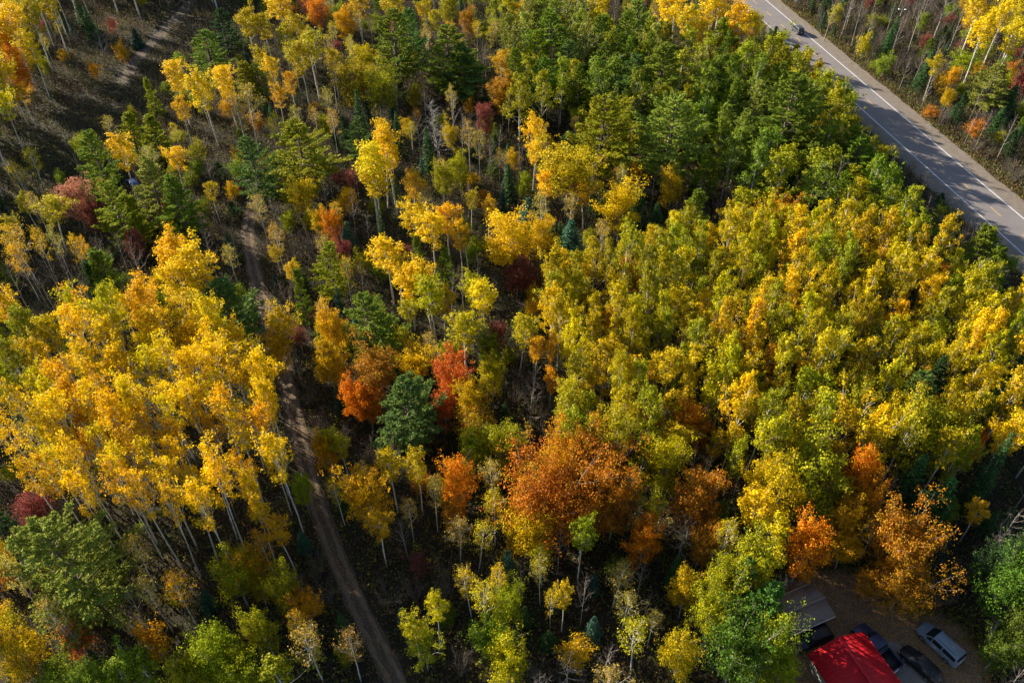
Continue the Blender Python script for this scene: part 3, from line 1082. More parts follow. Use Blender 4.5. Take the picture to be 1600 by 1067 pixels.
print('grove understorey', grove(GROVE, ['young_aspen'], ['L', 'L', 'K', 'D', 'K', 'L'], 7, 11, 2.6, 3.8, 2.5, 12000, 6, 110))
print('low', grove([(1130, 700), (1240, 720), (1260, 850), (1180, 860)], ['poplar', 'maple'], ['L', 'K', 'L'], 9, 13, 4, 5.5, 3.2, 600, 5, 20))

# younger and leafless trees in the gaps
rg = random.Random(11)
KC = [('maple', ['K', 'K', 'L', 'D', 'G'], 4, 7, 2.5, 4.0, 2), ('bare', ['N'], 6, 11, 2.0, 3.2, 4), ('bare_shrub', ['N'], 2.5, 4.5, 2.5, 4.0, 4), ('shrub', ['K', 'D', 'K', 'G', 'M', 'B', 'G'], 1.6, 3.4, 2.2, 4.0, 5),
      ('birch', ['T', 'T', 'L'], 7, 12, 2.4, 3.6, 3), ('spruce', ['S', 'S', 'E'], 3, 7, 1.6, 2.6, 2), ('young_pine', ['S', 'P'], 3, 7, 2.0, 3.4, 1)]
pool = [k for k in KC for _ in range(k[6])]
n = 0
for _ in range(60000):
    if rg.random() < 0.5:
        px, py = rg.uniform(-40, 1640), rg.uniform(-20, 1120)
        x, y, dep = at(px, py)
    else:
        x, y = rg.uniform(-155, 155), rg.uniform(36, 245)
        if abs(x) > 30 + 0.58 * y: continue
        px, py = 800 + FPX * x / (y * CP + HC * SP), 533.5 - FPX * (y * SP - HC * CP) / (y * CP + HC * SP)
    k = rg.choice(pool)
    if road_tn(x, y)[1] < 0 and (k[0] in ('maple', 'birch') and rg.random() < 0.85): continue
    if 0 < road_tn(x, y)[1] < 24 and k[0] in ('birch', 'bare', 'maple', 'spruce'): continue
    if blocked(x, y, 2.2, 0.6): continue
    meadow = in_poly(px, py, [(120, -30), (395, -30), (375, 60), (345, 110), (255, 110), (245, 190), (135, 215), (130, 290), (60, 315), (-60, 340), (-60, 170), (60, 160), (120, 90)])
    if meadow and (k[0] not in ('shrub',) or rg.random() < 0.93): continue
    if px < 430 and py < 330 and k[0] in ('birch', 'maple', 'bare') and rg.random() < 0.6: continue
    h = rg.uniform(k[2], k[3]); wm = rg.uniform(k[4], k[5])
    if any((x - q[0]) ** 2 + (y - q[1]) ** 2 < max(1.6, 0.5 * q[2] + 0.4 * wm + 0.5) ** 2 for q in PLACED): continue
    code = rg.choice(k[1])
    a = COUNT.get(k[0], 0)
    if a > 295: continue
    plant(k[0], x, y, wm, h, code, px, py)
    n += 1
    if n >= 1300: break
print('fill', n, COUNT)
for bx, by, hh_, code in [(55, 90, 18, 'Y'), (40, 98, 17, 'Y'), (68, 44, 20, 'L'), (74, 48, 20, 'L'), (98, 56, 20, 'L'), (104, 58, 19, 'Y'), (112, 55, 20, 'L'), (128, 40, 19, 'L'), (150, 12, 19, 'Y'),
                        (6, 152, 18, 'Y'), (20, 155, 17, 'D'), (88, 30, 20, 'Y'), (120, 22, 20, 'L'), (140, 25, 19, 'L'), (252, 14, 17, 'N'), (12, 135, 17, 'Y'), (30, 125, 17, 'L'), (48, 118, 17, 'Y'), (62, 105, 18, 'L'), (75, 92, 18, 'L'), (25, 148, 16, 'Y'), (86, 78, 18, 'L'), (110, 70, 18, 'L')]:
    x, y, dep = at(bx, by)
    plant('aspen' if code != 'N' else 'bare', x, y, 4.6 if code != 'N' else 3, hh_, code, bx, by)
# tall stands just outside the frame whose shade falls into it
print('shade', grove([(-60, -140), (360, -160), (350, -72), (230, -66), (150, -40), (60, -5), (-60, 30)], ['pine', 'pine', 'aspen'], ['P', 'P', 'L'], 18, 21, 6.5, 8.5, 4.6, 2500, 21, 60),
      grove([(-150, 60), (-30, 60), (-30, 330), (-150, 330)], ['pine', 'aspen'], ['L', 'P'], 16, 19, 6, 8, 5.0, 1200, 22, 28),
      grove([(-130, 450), (-40, 450), (-35, 590), (-130, 590)], ['pine'], ['P'], 17, 20, 6, 8, 5.0, 500, 23, 10))

# labels: by hue, size and the landmark, track, highway or stand it grows beside
CUT = {'with', 'standing', 'beside', 'at', 'near', 'in', 'between', 'partly', 'alone', 'leaning', 'under', 'casting', 'amid', 'rising', 'towering', 'tucked', 'wedged', 'right', 'among', 'sunk', 'buried', 'merging',
       'flanked', 'next', 'overhanging', 'behind', 'paired', 'on', 'just', 'lit', 'below', 'that'}
def short(t):
    out = []
    for q in t.replace(',', '').split():
        if q in CUT: break
        out.append(q)
    return ' '.join(out)
MARKS = [(x, y, short(lab)) for (e, kind, cw, x, y, wm, h, z_, lab) in ALL if lab]
for e, kind, cw, x, y, wm, h, z_, lab in ALL:
    if lab: continue
    same = [a for a in ALL if a[1] == kind]
    mh = float(np.median([a[6] for a in same])); mw = float(np.median([a[5] for a in same]))
    sz = 'tall ' if h > 1.15 * mh else ('short ' if h < 0.82 * mh else '')
    sz += 'wide ' if wm > 1.18 * mw else ('narrow ' if wm < 0.84 * mw else '')
    d, mk = min(((x - m[0]) ** 2 + (y - m[1]) ** 2, m[2]) for m in MARKS)
    if d < 64: where = 'close to the ' + mk
    elif np.min((TRAIL[:, 0] - x) ** 2 + (TRAIL[:, 1] - y) ** 2) < 30: where = 'at the edge of the dirt track'
    elif 0 < road_tn(x, y)[1] < 16: where = 'along the highway shoulder beside the woods'
    else: where = z_
    base = WORD[kind] if kind in ('bare', 'bare_shrub', 'dead') else cw + ' ' + WORD[kind]
    txt = (sz + base + ' ' + where).split()
    e['label'] = ' '.join(txt[:16])
    e['group'] = NAME[kind].replace('_', ' ') + 's ' + where

# ------------------------------------------------------------------ undergrowth (stuff)
def undergrowth():
    rng = np.random.RandomState(5)
    A = Acc()
    pal = 1.45 * np.array([(0.045, 0.055, 0.014), (0.08, 0.075, 0.014), (0.07, 0.05, 0.02), (0.12, 0.10, 0.02), (0.05, 0.08, 0.015), (0.09, 0.045, 0.025), (0.10, 0.085, 0.03), (0.055, 0.06, 0.02), (0.14, 0.12, 0.015)])
    n = 112000
    C, N_, S, T_ = [], [], [], []
    stems = []
    gx, gy = rng.uniform(-165, 165, n), 30 + 225 * rng.rand(n)
    for i in range(n):
        x, y = gx[i], gy[i]
        if abs(x) > 32 + 0.60 * y or blocked(x, y, 1.5, -0.3): continue
        big = 0.5 + 0.5 * math.sin(x * 0.23 + 2 * math.sin(y * 0.11)) * math.sin(y * 0.19 + 1.3 * math.sin(x * 0.13))
        k = rng.randint(7, 14)
        hh = rng.uniform(0.3, 0.9) + 1.3 * big * rng.rand(); rr = rng.uniform(0.35, 0.95)
        pts = rng.normal(size=(k, 3)) * np.array([rr, rr, 0]) * 0.7
        pts[:, 2] = rng.rand(k) ** 0.8 * hh + 0.05
        C.append(pts + np.array([x, y, 0]))
        c = pal[(int(3 * math.sin(x * 0.09 + y * 0.05) + 3) + rng.randint(0, 5)) % len(pal)]
        T_.append(c[None, :] * rng.uniform(0.55, 1.5, (k, 1)))
        S.append(rng.uniform(0.18, 0.42, k))
        if rng.rand() < 0.6:
            q = rng.randint(2, 6)
            stems.append(np.concatenate([np.array([x, y, 0]) + rng.normal(size=(q, 3)) * [0.6, 0.6, 0], rng.uniform(0.8, 2.6 + 1.6 * big, (q, 1))], 1))
    for i in range(900):
        a = rng.randint(len(YARD)); f = rng.rand()
        p0, p1 = np.array(YARD[a]), np.array(YARD[(a + 1) % len(YARD)])
        c0 = p0 + (p1 - p0) * f + rng.normal(size=2) * 0.55
        k = rng.randint(5, 11)
        pts = rng.normal(size=(k, 3)) * 0.28; pts[:, 2] = rng.rand(k) * 0.35 + 0.03
        C.append(pts + np.array([c0[0], c0[1], 0])); S.append(rng.uniform(0.12, 0.3, k))
        T_.append(pal[rng.randint(len(pal))][None, :] * rng.uniform(0.7, 1.6, (k, 1)))
    C = np.concatenate(C); T_ = np.concatenate(T_); S = np.concatenate(S)
    nr = rng.normal(size=C.shape) * 0.6 + np.array([0, 0, 0.6])
    A.leaves(C, nr, S, S * 0.7, T_, rng=rng)
    st = np.concatenate(stems); k = len(st)
    top = st[:, :3] + np.concatenate([rng.normal(size=(k, 2)) * 0.3, st[:, 3:4]], 1)
    mid = 0.5 * (st[:, :3] + top)
    mid[:, 2] += 0.0
    fac = rng.normal(size=(k, 3)) * [1, 1, 0.1]
    A.leaves(mid, fac, st[:, 3], 0.05, np.array([(0.10, 0.08, 0.068)]) * rng.uniform(0.5, 1.6, (k, 1)), along=top - st[:, :3], rng=rng)
    me = A.mesh('undergrowth', M['herb'], tint=True)
    link('undergrowth', me, kind='stuff', label='dark brown and olive scrub covering the forest floor', category='undergrowth')
undergrowth()

def verge():
    rng = np.random.RandomState(9)
    A = Acc()
    n = 26000
    t = rng.uniform(-60, 260, n)
    far = rng.rand(n) < 0.7
    nn = np.where(far, -3.7 - np.abs(rng.normal(size=n)) * 2.4, 11.0 + np.abs(rng.normal(size=n)) * 1.5)
    P = RA[None] + RU[None] * t[:, None] + RN[None] * nn[:, None]
    h = rng.uniform(0.2, 0.75, n)
    c = np.concatenate([P, (h * 0.5)[:, None]], 1)
    al = rng.normal(size=(n, 3)) * 0.35 + np.array([0, 0, 1])
    pal = np.array([(0.22, 0.17, 0.07), (0.14, 0.13, 0.035), (0.30, 0.22, 0.09), (0.09, 0.10, 0.03), (0.16, 0.10, 0.04)])
    A.leaves(c, rng.normal(size=(n, 3)) * [1, 1, 0.4], h, rng.uniform(0.08, 0.2, n), pal[rng.randint(0, len(pal), n)], along=al, rng=rng)
    link('verge_grass', A.mesh('verge_grass', M['herb'], tint=True), kind='stuff', label='dry tan and olive grass along the highway shoulders', category='grass')
verge()

def litter():
    rng = np.random.RandomState(21)
    A = Acc()
    xs = [p[0] for p in YARD]; ys = [p[1] for p in YARD]
    P = []
    while len(P) < 20000:
        x, y = rng.uniform(min(xs), max(xs)), rng.uniform(min(ys), max(ys))
        if in_poly(x, y, YARD) and not (in_poly(x, y, DRIVE) and rng.rand() < 0.8): P.append((x, y, 0.035))
    P = np.array(P); n = len(P)
    pal = np.array([(0.42, 0.19, 0.05), (0.30, 0.14, 0.05), (0.48, 0.27, 0.07), (0.20, 0.11, 0.05), (0.36, 0.24, 0.11)])
    A.leaves(P, rng.normal(size=(n, 3)) * 0.18 + [0, 0, 1], rng.uniform(0.10, 0.22, n), rng.uniform(0.08, 0.16, n), pal[rng.randint(0, 5, n)], rng=rng)
    link('fallen_leaves', A.mesh('fallen_leaves', M['herb'], tint=True), kind='stuff', label='brown fallen leaves strewn over the yard', category='leaves')
    A = Acc()
    k = rng.randint(0, len(TRAIL), 3500)
    P = np.concatenate([TRAIL[k] + rng.normal(size=(3500, 2)) * 0.95, np.full((3500, 1), 0.03)], 1)
    A.leaves(P, rng.normal(size=(3500, 3)) * 0.2 + [0, 0, 1], rng.uniform(0.10, 0.25, 3500), rng.uniform(0.08, 0.18, 3500), pal[rng.randint(0, 5, 3500)] * 0.7, rng=rng)
    link('track_leaves', A.mesh('track_leaves', M['herb'], tint=True), kind='stuff', label='fallen leaves scattered along the dirt track', category='leaves')
litter()

# ------------------------------------------------------------------ buildings
M['red_roof'] = mat('red_metal_roof', (0.42, 0.008, 0.016), 0.55, [(0.48, 0.011, 0.019)], 0.6, spec=0.25)
M['brown_roof'] = mat('brown_felt_roof', (0.16, 0.125, 0.105), 0.9, [(0.22, 0.175, 0.145), (0.19, 0.15, 0.125)], 0.8, 0.3, bscale=8)
M['fascia'] = mat('white_fascia', (0.62, 0.62, 0.60), 0.6, [(0.7, 0.7, 0.68)], 2.0)
M['siding'] = mat('grey_siding', (0.30, 0.29, 0.27), 0.8, [(0.34, 0.33, 0.31)], 2.0)
M['board'] = mat('weathered_board', (0.14, 0.11, 0.09), 0.9, [(0.20, 0.16, 0.13)], 3.0)
M['door'] = mat('painted_door', (0.5, 0.5, 0.48), 0.5, [(0.55, 0.55, 0.53)], 2.0)
def glassy(name, c, rough=0.08):
    m = mat(name, c, rough, [(c[0] * 1.4, c[1] * 1.4, c[2] * 1.4)], 0.8, spec=0.6)
    return m
M['glass'] = glassy('dark_window_glass', (0.015, 0.018, 0.022))

def gable(name, c, ang, length, width, zw, zr, over, mroof, mwall, label, ribs, fascia, doors=True):
    """local x runs along the ridge, y across it"""
    e = link(name, None)
    e.location = (c[0], c[1], 0); e.rotation_euler = (0, 0, ang)
    e['label'] = label; e['category'] = 'house' if 'house' in name else 'shed'
    hl, hw = length / 2, width / 2
    wl, ww = hl - over, hw - over
    sl_ = (zr - zw) / hw
    zt = zw + sl_ * over
    A = Acc()
    zz = zr - 0.06
    A.box(-wl, wl, -ww, ww, -0.05, zt - 0.06)
    link('wall', A.mesh('wall', mwall), e)
    for s in (-1, 1):
        A = Acc()
        v = [(s * wl, -ww, zt - 0.07), (s * wl, ww, zt - 0.07), (s * wl, 0, zz - 0.03), (s * wl, 0, zz - 0.03),
             (s * (wl - 0.12), -ww, zt - 0.07), (s * (wl - 0.12), ww, zt - 0.07), (s * (wl - 0.12), 0, zz - 0.03), (s * (wl - 0.12), 0, zz - 0.03)]
        A.add(v, [(0, 1, 2, 3), (5, 4, 7, 6), (0, 4, 5, 1), (1, 5, 6, 2), (0, 3, 7, 4)])
        link('gable_wall', A.mesh('gable_wall', mwall), e)
    for s in (-1, 1):
        A = Acc()
        t = 0.07
        v = [(-hl, 0, zr), (hl, 0, zr), (hl, s * hw, zw), (-hl, s * hw, zw), (-hl, 0, zr - t), (hl, 0, zr - t), (hl, s * hw, zw - t), (-hl, s * hw, zw - t)]
        A.add(v, [(0, 1, 2, 3), (7, 6, 5, 4), (0, 4, 5, 1), (1, 5, 6, 2), (2, 6, 7, 3), (3, 7, 4, 0)])
        r = link('roof', A.mesh('roof', mroof), e)
        if ribs:
            nr = int(length / 0.45)
            A = Acc()
            x = -hl + 0.012
            A.add([(x, 0.05 * s, zr - 0.05 * sl_ + 0.0), (x + 0.04, 0.05 * s, zr - 0.05 * sl_), (x + 0.04, s * hw, zw), (x, s * hw, zw),
                   (x, 0.05 * s, zr - 0.05 * sl_ + 0.014), (x + 0.04, 0.05 * s, zr - 0.05 * sl_ + 0.014), (x + 0.04, s * hw, zw + 0.014), (x, s * hw, zw + 0.014)],
                  [(4, 5, 6, 7), (0, 1, 5, 4), (1, 2, 6, 5), (2, 3, 7, 6), (3, 0, 4, 7)])
            rm = A.mesh('seam', mroof)
            for k in range(nr):
                q = link('seam', rm, r); q.location = (k * (length - 0.07) / (nr - 1), 0, 0)
        A = Acc()
        A.box(-hl, hl, s * hw - (0.0 if s < 0 else -0.003) - (0.033 if s < 0 else 0), s * hw + (0.033 if s > 0 else -0.003), zw - 0.22, zw + 0.012)
        link('fascia', A.mesh('fascia', fascia), e)
    A = Acc()
    v = [(-hl - 0.02, 0, zr + 0.045), (hl + 0.02, 0, zr + 0.045), (hl + 0.02, 0.2, zr + 0.045 - 0.2 * sl_), (-hl - 0.02, 0.2, zr + 0.045 - 0.2 * sl_), (hl + 0.02, -0.2, zr + 0.045 - 0.2 * sl_), (-hl - 0.02, -0.2, zr + 0.045 - 0.2 * sl_)]
    A.add(v, [(0, 3, 2, 1), (0, 1, 4, 5)])
    link('ridge_cap', A.mesh('ridge_cap', mroof), e)
    return e, wl, ww

# red-roofed house: ridge direction from the gable end near the shed away to the south
hd = math.radians(-69.5)
gm = np.array([34.45, 40.62])                      # middle of the visible gable end
HL = 13.0
hc = gm + np.array([math.cos(hd), math.sin(hd)]) * HL / 2
h_e, wl, ww = gable('house', hc, hd, HL, 7.05, 2.7, 3.95, 0.4, M['red_roof'], M['siding'], 'small house under a bright red metal gable roof', True, M['red_roof'])
for xx in (-3.5, 0.5, 4.0):
    A = Acc(); A.box(xx - 0.55, xx + 0.55, ww, ww + 0.03, 0.95, 2.05)
    f = link('window', A.mesh('window', M['fascia']), h_e)
    A = Acc(); A.box(xx - 0.47, xx + 0.47, ww + 0.031, ww + 0.04, 1.03, 1.97)
    link('pane', A.mesh('pane', M['glass']), f)
A = Acc(); A.box(2.0, 2.95, ww, ww + 0.035, 0.0, 2.05)
d_ = link('door', A.mesh('door', M['door']), h_e)
A = Acc(); A.box(2.1, 2.18, ww + 0.036, ww + 0.09, 0.95, 1.1)
link('handle', A.mesh('handle', M['glass']), d_)

sh = [np.array(p) for p in ((33.62, 47.63), (35.13, 43.74), (30.28, 41.72), (29.0, 46.0))]
sd = math.atan2(sh[1][1] - sh[2][1], sh[1][0] - sh[2][0])
scn = np.array([32.05, 44.72])
s_e, wl2, ww2 = gable('shed', scn, sd, 5.6, 4.3, 2.35, 3.0, 0.3, M['brown_roof'], M['board'], 'open-fronted shed with a faded brown gable roof', False, M['fascia'])

# ------------------------------------------------------------------ vehicles
M['tyre'] = mat('tyre_rubber', (0.02, 0.02, 0.02), 0.9, [(0.03, 0.03, 0.03)], 8)
M['rim'] = mat('alloy_rim', (0.35, 0.35, 0.36), 0.4, [(0.45, 0.45, 0.46)], 8, metal=0.8)
M['tail'] = mat('red_lamp_lens', (0.35, 0.02, 0.02), 0.25, [(0.45, 0.03, 0.03)], 8, spec=0.5)
M['lamp'] = mat('clear_lamp_lens', (0.25, 0.25, 0.26), 0.2, [(0.34, 0.34, 0.35)], 8, spec=0.5)
M['trim'] = mat('black_trim', (0.02, 0.02, 0.022), 0.6, [(0.03, 0.03, 0.03)], 8)
M['plate'] = mat('number_plate', (0.6, 0.6, 0.6), 0.5, [(0.7, 0.7, 0.7)], 8)
def paint(name, c): return mat(name, c, 0.32, [(c[0] * 1.08, c[1] * 1.08, c[2] * 1.08)], 1.2, spec=0.5, metal=0.25)
M['silver'] = paint('silver_blue_paint', (0.20, 0.245, 0.31))
M['black'] = paint('black_paint', (0.018, 0.016, 0.018))
M['navy'] = paint('navy_paint', (0.035, 0.042, 0.085))
M['blue'] = paint('blue_paint', (0.03, 0.07, 0.22))
M['char'] = paint('charcoal_paint', (0.05, 0.055, 0.065))

def car(name, loc, ang, label, pm, kind):
    """x runs forward; stations: x, belt height, roof height, half width, roof half width"""
    S = {'van': dict(L=5.0, W=0.98, st=[(-2.50, .95, 1.00, .86, .80), (-2.46, 1.02, 1.25, .93, .80), (-2.25, 1.05, 1.70, .98, .78), (-2.05, 1.05, 1.76, .98, .77), (-0.6, 1.03, 1.79, .98, .77), (0.62, 1.01, 1.74, .98, .74), (1.50, .99, 1.06, .97, .78), (2.15, .88, .92, .92, .70), (2.46, .72, .76, .80, .58), (2.52, .60, .64, .76, .5)], ws=(5, 6), rw=(1, 2), sw=[(2, 4), (4, 5)], wb=(1.52, -1.50), wr=.34),
         'hatch': dict(L=4.4, W=0.89, st=[(-2.20, .84, .88, .78, .70), (-2.15, .92, .98, .85, .72), (-1.75, .95, 1.22, .88, .66), (-1.25, .95, 1.40, .89, .64), (-0.3, .94, 1.45, .89, .64), (0.35, .93, 1.41, .89, .62), (1.10, .92, .97, .89, .70), (1.75, .82, .86, .85, .64), (2.12, .68, .72, .74, .52), (2.2, .56, .60, .70, .46)], ws=(5, 6), rw=(1, 3), sw=[(3, 4), (4, 5)], wb=(1.36, -1.30), wr=.31),
         'suv': dict(L=4.7, W=0.95, st=[(-2.33, .98, 1.02, .84, .78), (-2.28, 1.05, 1.20, .92, .76), (-2.0, 1.08, 1.62, .95, .72), (-1.75, 1.08, 1.70, .95, .72), (-0.4, 1.06, 1.73, .95, .72), (0.35, 1.04, 1.68, .95, .70), (1.00, 1.04, 1.09, .95, .76), (1.85, .98, 1.02, .92, .72), (2.28, .84, .88, .84, .62), (2.36, .70, .74, .80, .56)], ws=(5, 6), rw=(1, 2), sw=[(2, 4), (4, 5)], wb=(1.42, -1.40), wr=.36),
         'pickup': dict(L=5.6, W=0.98, st=[(-0.62, 1.05, 1.15, .96, .80), (-0.55, 1.10, 1.35, .97, .78), (-0.40, 1.10, 1.72, .97, .74), (-0.1, 1.10, 1.82, .97, .74), (0.5, 1.10, 1.83, .97, .74), (0.95, 1.08, 1.77, .97, .72), (1.50, 1.07, 1.13, .97, .80), (2.25, 1.02, 1.06, .95, .76), (2.72, .92, .96, .88, .68), (2.82, .74, .78, .84, .62)], ws=(5, 6), rw=(1, 2), sw=[(2, 4), (4, 5)], wb=(1.85, -1.80), wr=.40)}[kind]
    e = link(name, None)
    e.location = (loc[0], loc[1], loc[2] if len(loc) > 2 else 0.02); e.rotation_euler = (0, 0, ang)
    e['label'] = label; e['category'] = 'truck' if kind == 'pickup' else 'car'
    zb = 0.22
    rings = []
    for x, zbelt, zr, hw, rw in S['st']:
        half = [(hw * .90, zb), (hw * .99, zb + .14), (hw, (zb + zbelt) / 2 + .05), (hw * .965, zbelt), (rw + (hw - rw) * .12, zr - .05), (rw * .86, zr)]
        rings.append([(x, y, z) for y, z in half] + [(x, -y, z) for y, z in reversed(half)])
    Rg = np.array(rings)
    A = Acc()
    k, m = Rg.shape[:2]
    fs = [(i * m + j, i * m + j + 1, (i + 1) * m + j + 1, (i + 1) * m + j) for i in range(k - 1) for j in range(m - 1)]
    fs += [(i * m + m - 1, i * m, (i + 1) * m, (i + 1) * m + m - 1) for i in range(k - 1)]
    for i in (0, k - 1):
        o = i * m
        cap = [(o + j, o + j + 1, o + m - 2 - j, o + m - 1 - j) for j in range(m // 2 - 1)]
        fs += cap if i == 0 else [c[::-1] for c in cap]
    A.add(Rg.reshape(-1, 3), fs)
    body = link('body', A.mesh('body', pm, smooth=False), e)
    bv = body.modifiers.new('edge', 'BEVEL'); bv.width = 0.03; bv.segments = 2; bv.limit_method = 'ANGLE'; bv.angle_limit = 0.5
    def patch(nm, i0, i1, j0, j1, ins, m_, off=0.018):
        c = [Rg[i0, j0], Rg[i0, j1], Rg[i1, j1], Rg[i1, j0]]
        mid = sum(c) / 4
        n = np.cross(c[1] - c[0], c[3] - c[0]); n /= np.linalg.norm(n)
        if n @ (mid - np.array([mid[0] * 0.6, 0, 0.7])) < 0: n = -n
        q = []
        for a in range(4):
            p = c[a]
            p = p + (c[(a + 1) % 4] - p) * ins[0 if a in (0, 2) else 1] + (c[(a - 1) % 4] - p) * ins[1 if a in (0, 2) else 0]
            q.append(p + n * off)
        A = Acc(); A.add(q, [(0, 1, 2, 3)])
        return link(nm, A.mesh(nm, m_), e)
    def screen(nm, i0, i1, f0, f1):
        rows = []
        for f in (f0, f1):
            r = [Rg[i0, j] * (1 - f) + Rg[i1, j] * f for j in (4, 5, 6, 7)]
            r[0] = r[0] * 0.75 + r[1] * 0.25; r[3] = r[3] * 0.75 + r[2] * 0.25
            rows.append(r)
        n = np.cross(rows[0][2] - rows[0][1], rows[1][1] - rows[0][1]); n /= np.linalg.norm(n)
        if n[2] < 0: n = -n
        P_ = [p + n * 0.016 for r in rows for p in r]
        A = Acc(); A.add(P_, [(j, j + 1, j + 5, j + 4) for j in range(3)])
        link(nm, A.mesh(nm, M['glass']), e)
    screen('windshield', S['ws'][0], S['ws'][1], 0.06, 0.94)
    screen('rear_window', S['rw'][0], S['rw'][1], 0.08, 0.90)
    for i0, i1 in S['sw']:
        for j0, j1 in ((3, 4), (7, 8)):
            patch('side_window', i0, i1, j0, j1, (0.14, 0.05), M['glass'])
    for i0 in (S['ws'][0],):
        for j0, j1 in ((3, 4), (7, 8)):
            a = Rg[i0, j0]; b = Rg[i0, j1]; c = Rg[i0 + 1, 3 if j0 == 3 else 8]
            pts = [a, b, c]
            mid = sum(pts) / 3
            q = [p + (mid - p) * 0.16 + np.array([0, math.copysign(0.02, mid[1]), 0.01]) for p in pts]
            A = Acc(); A.add([q[0], q[1], q[2], (q[2] + q[0]) / 2], [(0, 1, 2, 3)])
            link('quarter_window', A.mesh('quarter_window', M['glass']), e)
    for x in S['wb']:
        for s in (-1, 1):
            wr = S['wr']; th = np.linspace(0, 2 * math.pi, 19)[:-1]
            y0, y1 = s * (S['W'] - .20), s * (S['W'] + .015)
            A = Acc()
            A.tube([(x, y0, wr), (x, y1 - s * .03, wr), (x, y1, wr)], [wr, wr, wr * .93], 18)
            ring = [(x + wr * .93 * math.cos(a), y1, wr + wr * .93 * math.sin(a)) for a in th] + [(x + wr * .60 * math.cos(a), y1 - s * .01, wr + wr * .60 * math.sin(a)) for a in th]
            A.add(ring, [(i, (i + 1) % 18, 18 + (i + 1) % 18, 18 + i) for i in range(18)])
            wo = link('wheel', A.mesh('wheel', M['tyre']), e)
            A = Acc()
            pts = [(x + wr * .62 * math.cos(a), y1 - s * .004, wr + wr * .62 * math.sin(a)) for a in th] + [(x, y1 - s * .03, wr)]
            A.add(pts, [(i, (i + 1) % 18, (i + 2) % 18, 18) for i in range(0, 18, 2)])
            link('rim', A.mesh('rim', M['rim']), wo)
    xf, xr = S['st'][-1][0], S['st'][0][0]
    if kind == 'pickup': xr = -2.78
    hwf, hwr = S['st'][-2][3], S['W'] * .9
    for s in (-1, 1):
        A = Acc(); yy = s * (hwf - .16)
        zf = S['st'][-1][1]
        A.box(xf - .16, xf + .015, min(yy - .17, yy + .17), max(yy - .17, yy + .17), zf - .10, zf + .055)
        link('headlight', A.mesh('headlight', M['lamp']), e)
        A = Acc(); yy = s * (hwr - .08); zt_ = .95 if kind != 'hatch' else .80
        A.box(xr - .02, xr + .08, yy - .09, yy + .09, zt_ - .2, zt_ + .13)
        link('taillight', A.mesh('taillight', M['tail']), e)
        cx_ = S['st'][6][0] - .25; A = Acc(); yy = s * (S['W'] + .07)
        A.box(cx_ - .07, cx_ + .07, yy - .09, yy + .09, S['st'][6][1] + .02, S['st'][6][1] + .17)
        link('wing_mirror', A.mesh('wing_mirror', pm), e)
    A = Acc(); A.box(xr - .07, xr + .12, -hwr, hwr, .34, .56); link('bumper', A.mesh('bumper', pm if kind != 'pickup' else M['rim']), e)
    A = Acc(); A.box(xf - .15, xf + .06, -hwf * .95, hwf * .95, .28, .50); link('bumper', A.mesh('bumper', pm), e)
    A = Acc(); A.box(xf - .02, xf + .025, -.38, .38, .52, .66); link('grille', A.mesh('grille', M['trim']), e)
    A = Acc(); A.box(xr - .035, xr + .02, -.16, .16, .66, .80); link('number_plate', A.mesh('number_plate', M['plate']), e)
    if kind in ('van', 'suv'):
        for s in (-1, 1):
            zr = S['st'][4][2]
            A = Acc(); A.tube([(-1.9, s * .62, zr - .04), (-1.8, s * .62, zr + .05), (0.3, s * .62, zr + .05), (0.42, s * .62, zr - .06)], [.022] * 4, 5)
            link('roof_rail', A.mesh('roof_rail', M['trim']), e)
    if kind == 'pickup':
        A = Acc()
        A.box(-2.78, -.66, -.97, -.88, .32, 1.10); A.box(-2.78, -.66, .88, .97, .32, 1.10)
        A.box(-2.78, -2.70, -.88, .88, .40, 1.08); A.box(-.76, -.66, -.88, .88, .40, 1.09); A.box(-2.70, -.76, -.88, .88, .50, .60)
        b_ = link('cargo_bed', A.mesh('cargo_bed', pm), e)
        A = Acc(); A.box(-2.60, -.86, -.80, .80, .601, .63); link('bed_liner', A.mesh('bed_liner', M['trim']), b_)
    return e

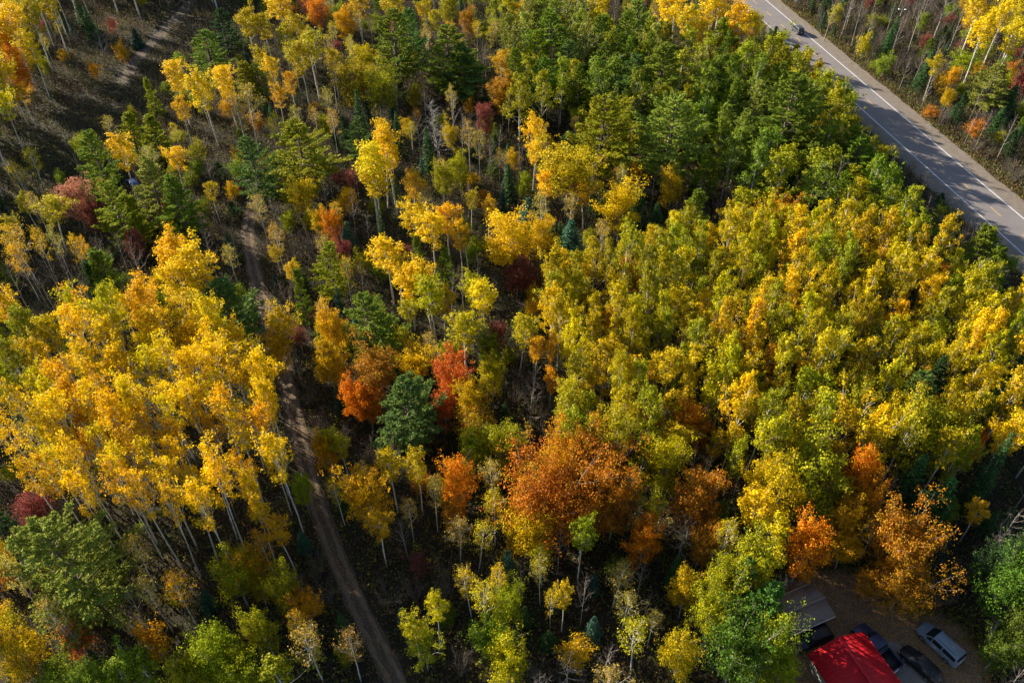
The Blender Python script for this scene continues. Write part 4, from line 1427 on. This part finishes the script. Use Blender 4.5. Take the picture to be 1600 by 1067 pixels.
def mid(a, b): return ((a[0] + b[0]) / 2, (a[1] + b[1]) / 2)
car('minivan', (46.6, 41.5), R_(122.5), 'silver-blue minivan parked on the leafy yard', M['silver'], 'van')
car('hatchback', (43.65, 39.25), R_(126.8), 'black hatchback parked on gravel beside the silver minivan', M['black'], 'hatch')
car('pickup_truck', (39.55, 41.0), R_(118.2), 'navy pickup truck parked along the red-roofed house', M['navy'], 'pickup')
car('parked_car', (32.7, 42.1), R_(201), 'black car tucked between the brown-roofed shed and the house', M['black'], 'suv')
car('parked_car', (*at(209, 291)[:2], 0.0), R_(130), 'blue car half hidden under pines by the meadow', M['blue'], 'hatch')
p = road_pt(88.5, 1.75)
car('passing_car', (p[0], p[1], 0.035), math.atan2(RU[1], RU[0]), 'dark car driving along the highway', M['char'], 'suv')

# ------------------------------------------------------------------ road furniture
M['post'] = mat('galvanised_post', (0.30, 0.30, 0.30), 0.6, [(0.36, 0.36, 0.36)], 5)
M['sign_white'] = mat('white_sign_face', (0.78, 0.78, 0.76), 0.5, [(0.82, 0.82, 0.80)], 3)
e = link('road_sign', None); x, y, _ = at(1242, 13); e.location = (x, y, 0); e.rotation_euler = (0, 0, R_(-10))
e['label'] = 'white square road sign on a thin post at the highway verge'; e['category'] = 'sign'
A = Acc(); A.box(-.05, .05, -.05, .05, -.2, 2.9); link('post', A.mesh('post', M['post']), e)
A = Acc(); A.box(-.5, .5, -.085, -.052, 1.85, 2.85); link('sign_board', A.mesh('sign_board', M['sign_white']), e)
e = link('roadside_pole', None); x, y, _ = at(1402, 40); e.location = (x, y, 0); e.rotation_euler = (0, 0, R_(-8))
e['label'] = 'thin grey pole with two white-tipped ends on its crossbar'; e['category'] = 'pole'
A = Acc(); A.tube([(0, 0, -.2), (0, 0, 4.2)], [.09, .07], 8); link('post', A.mesh('post', M['post']), e)
A = Acc(); A.box(-1.0, 1.0, -.05, .05, 4.05, 4.17); cb_ = link('crossbar', A.mesh('crossbar', M['post']), e)
for s in (-1, 1):
    A = Acc(); A.box(s * .8 - .3, s * .8 + .3, -.16, .16, 4.172, 4.26); link('cap', A.mesh('cap', M['sign_white']), cb_)
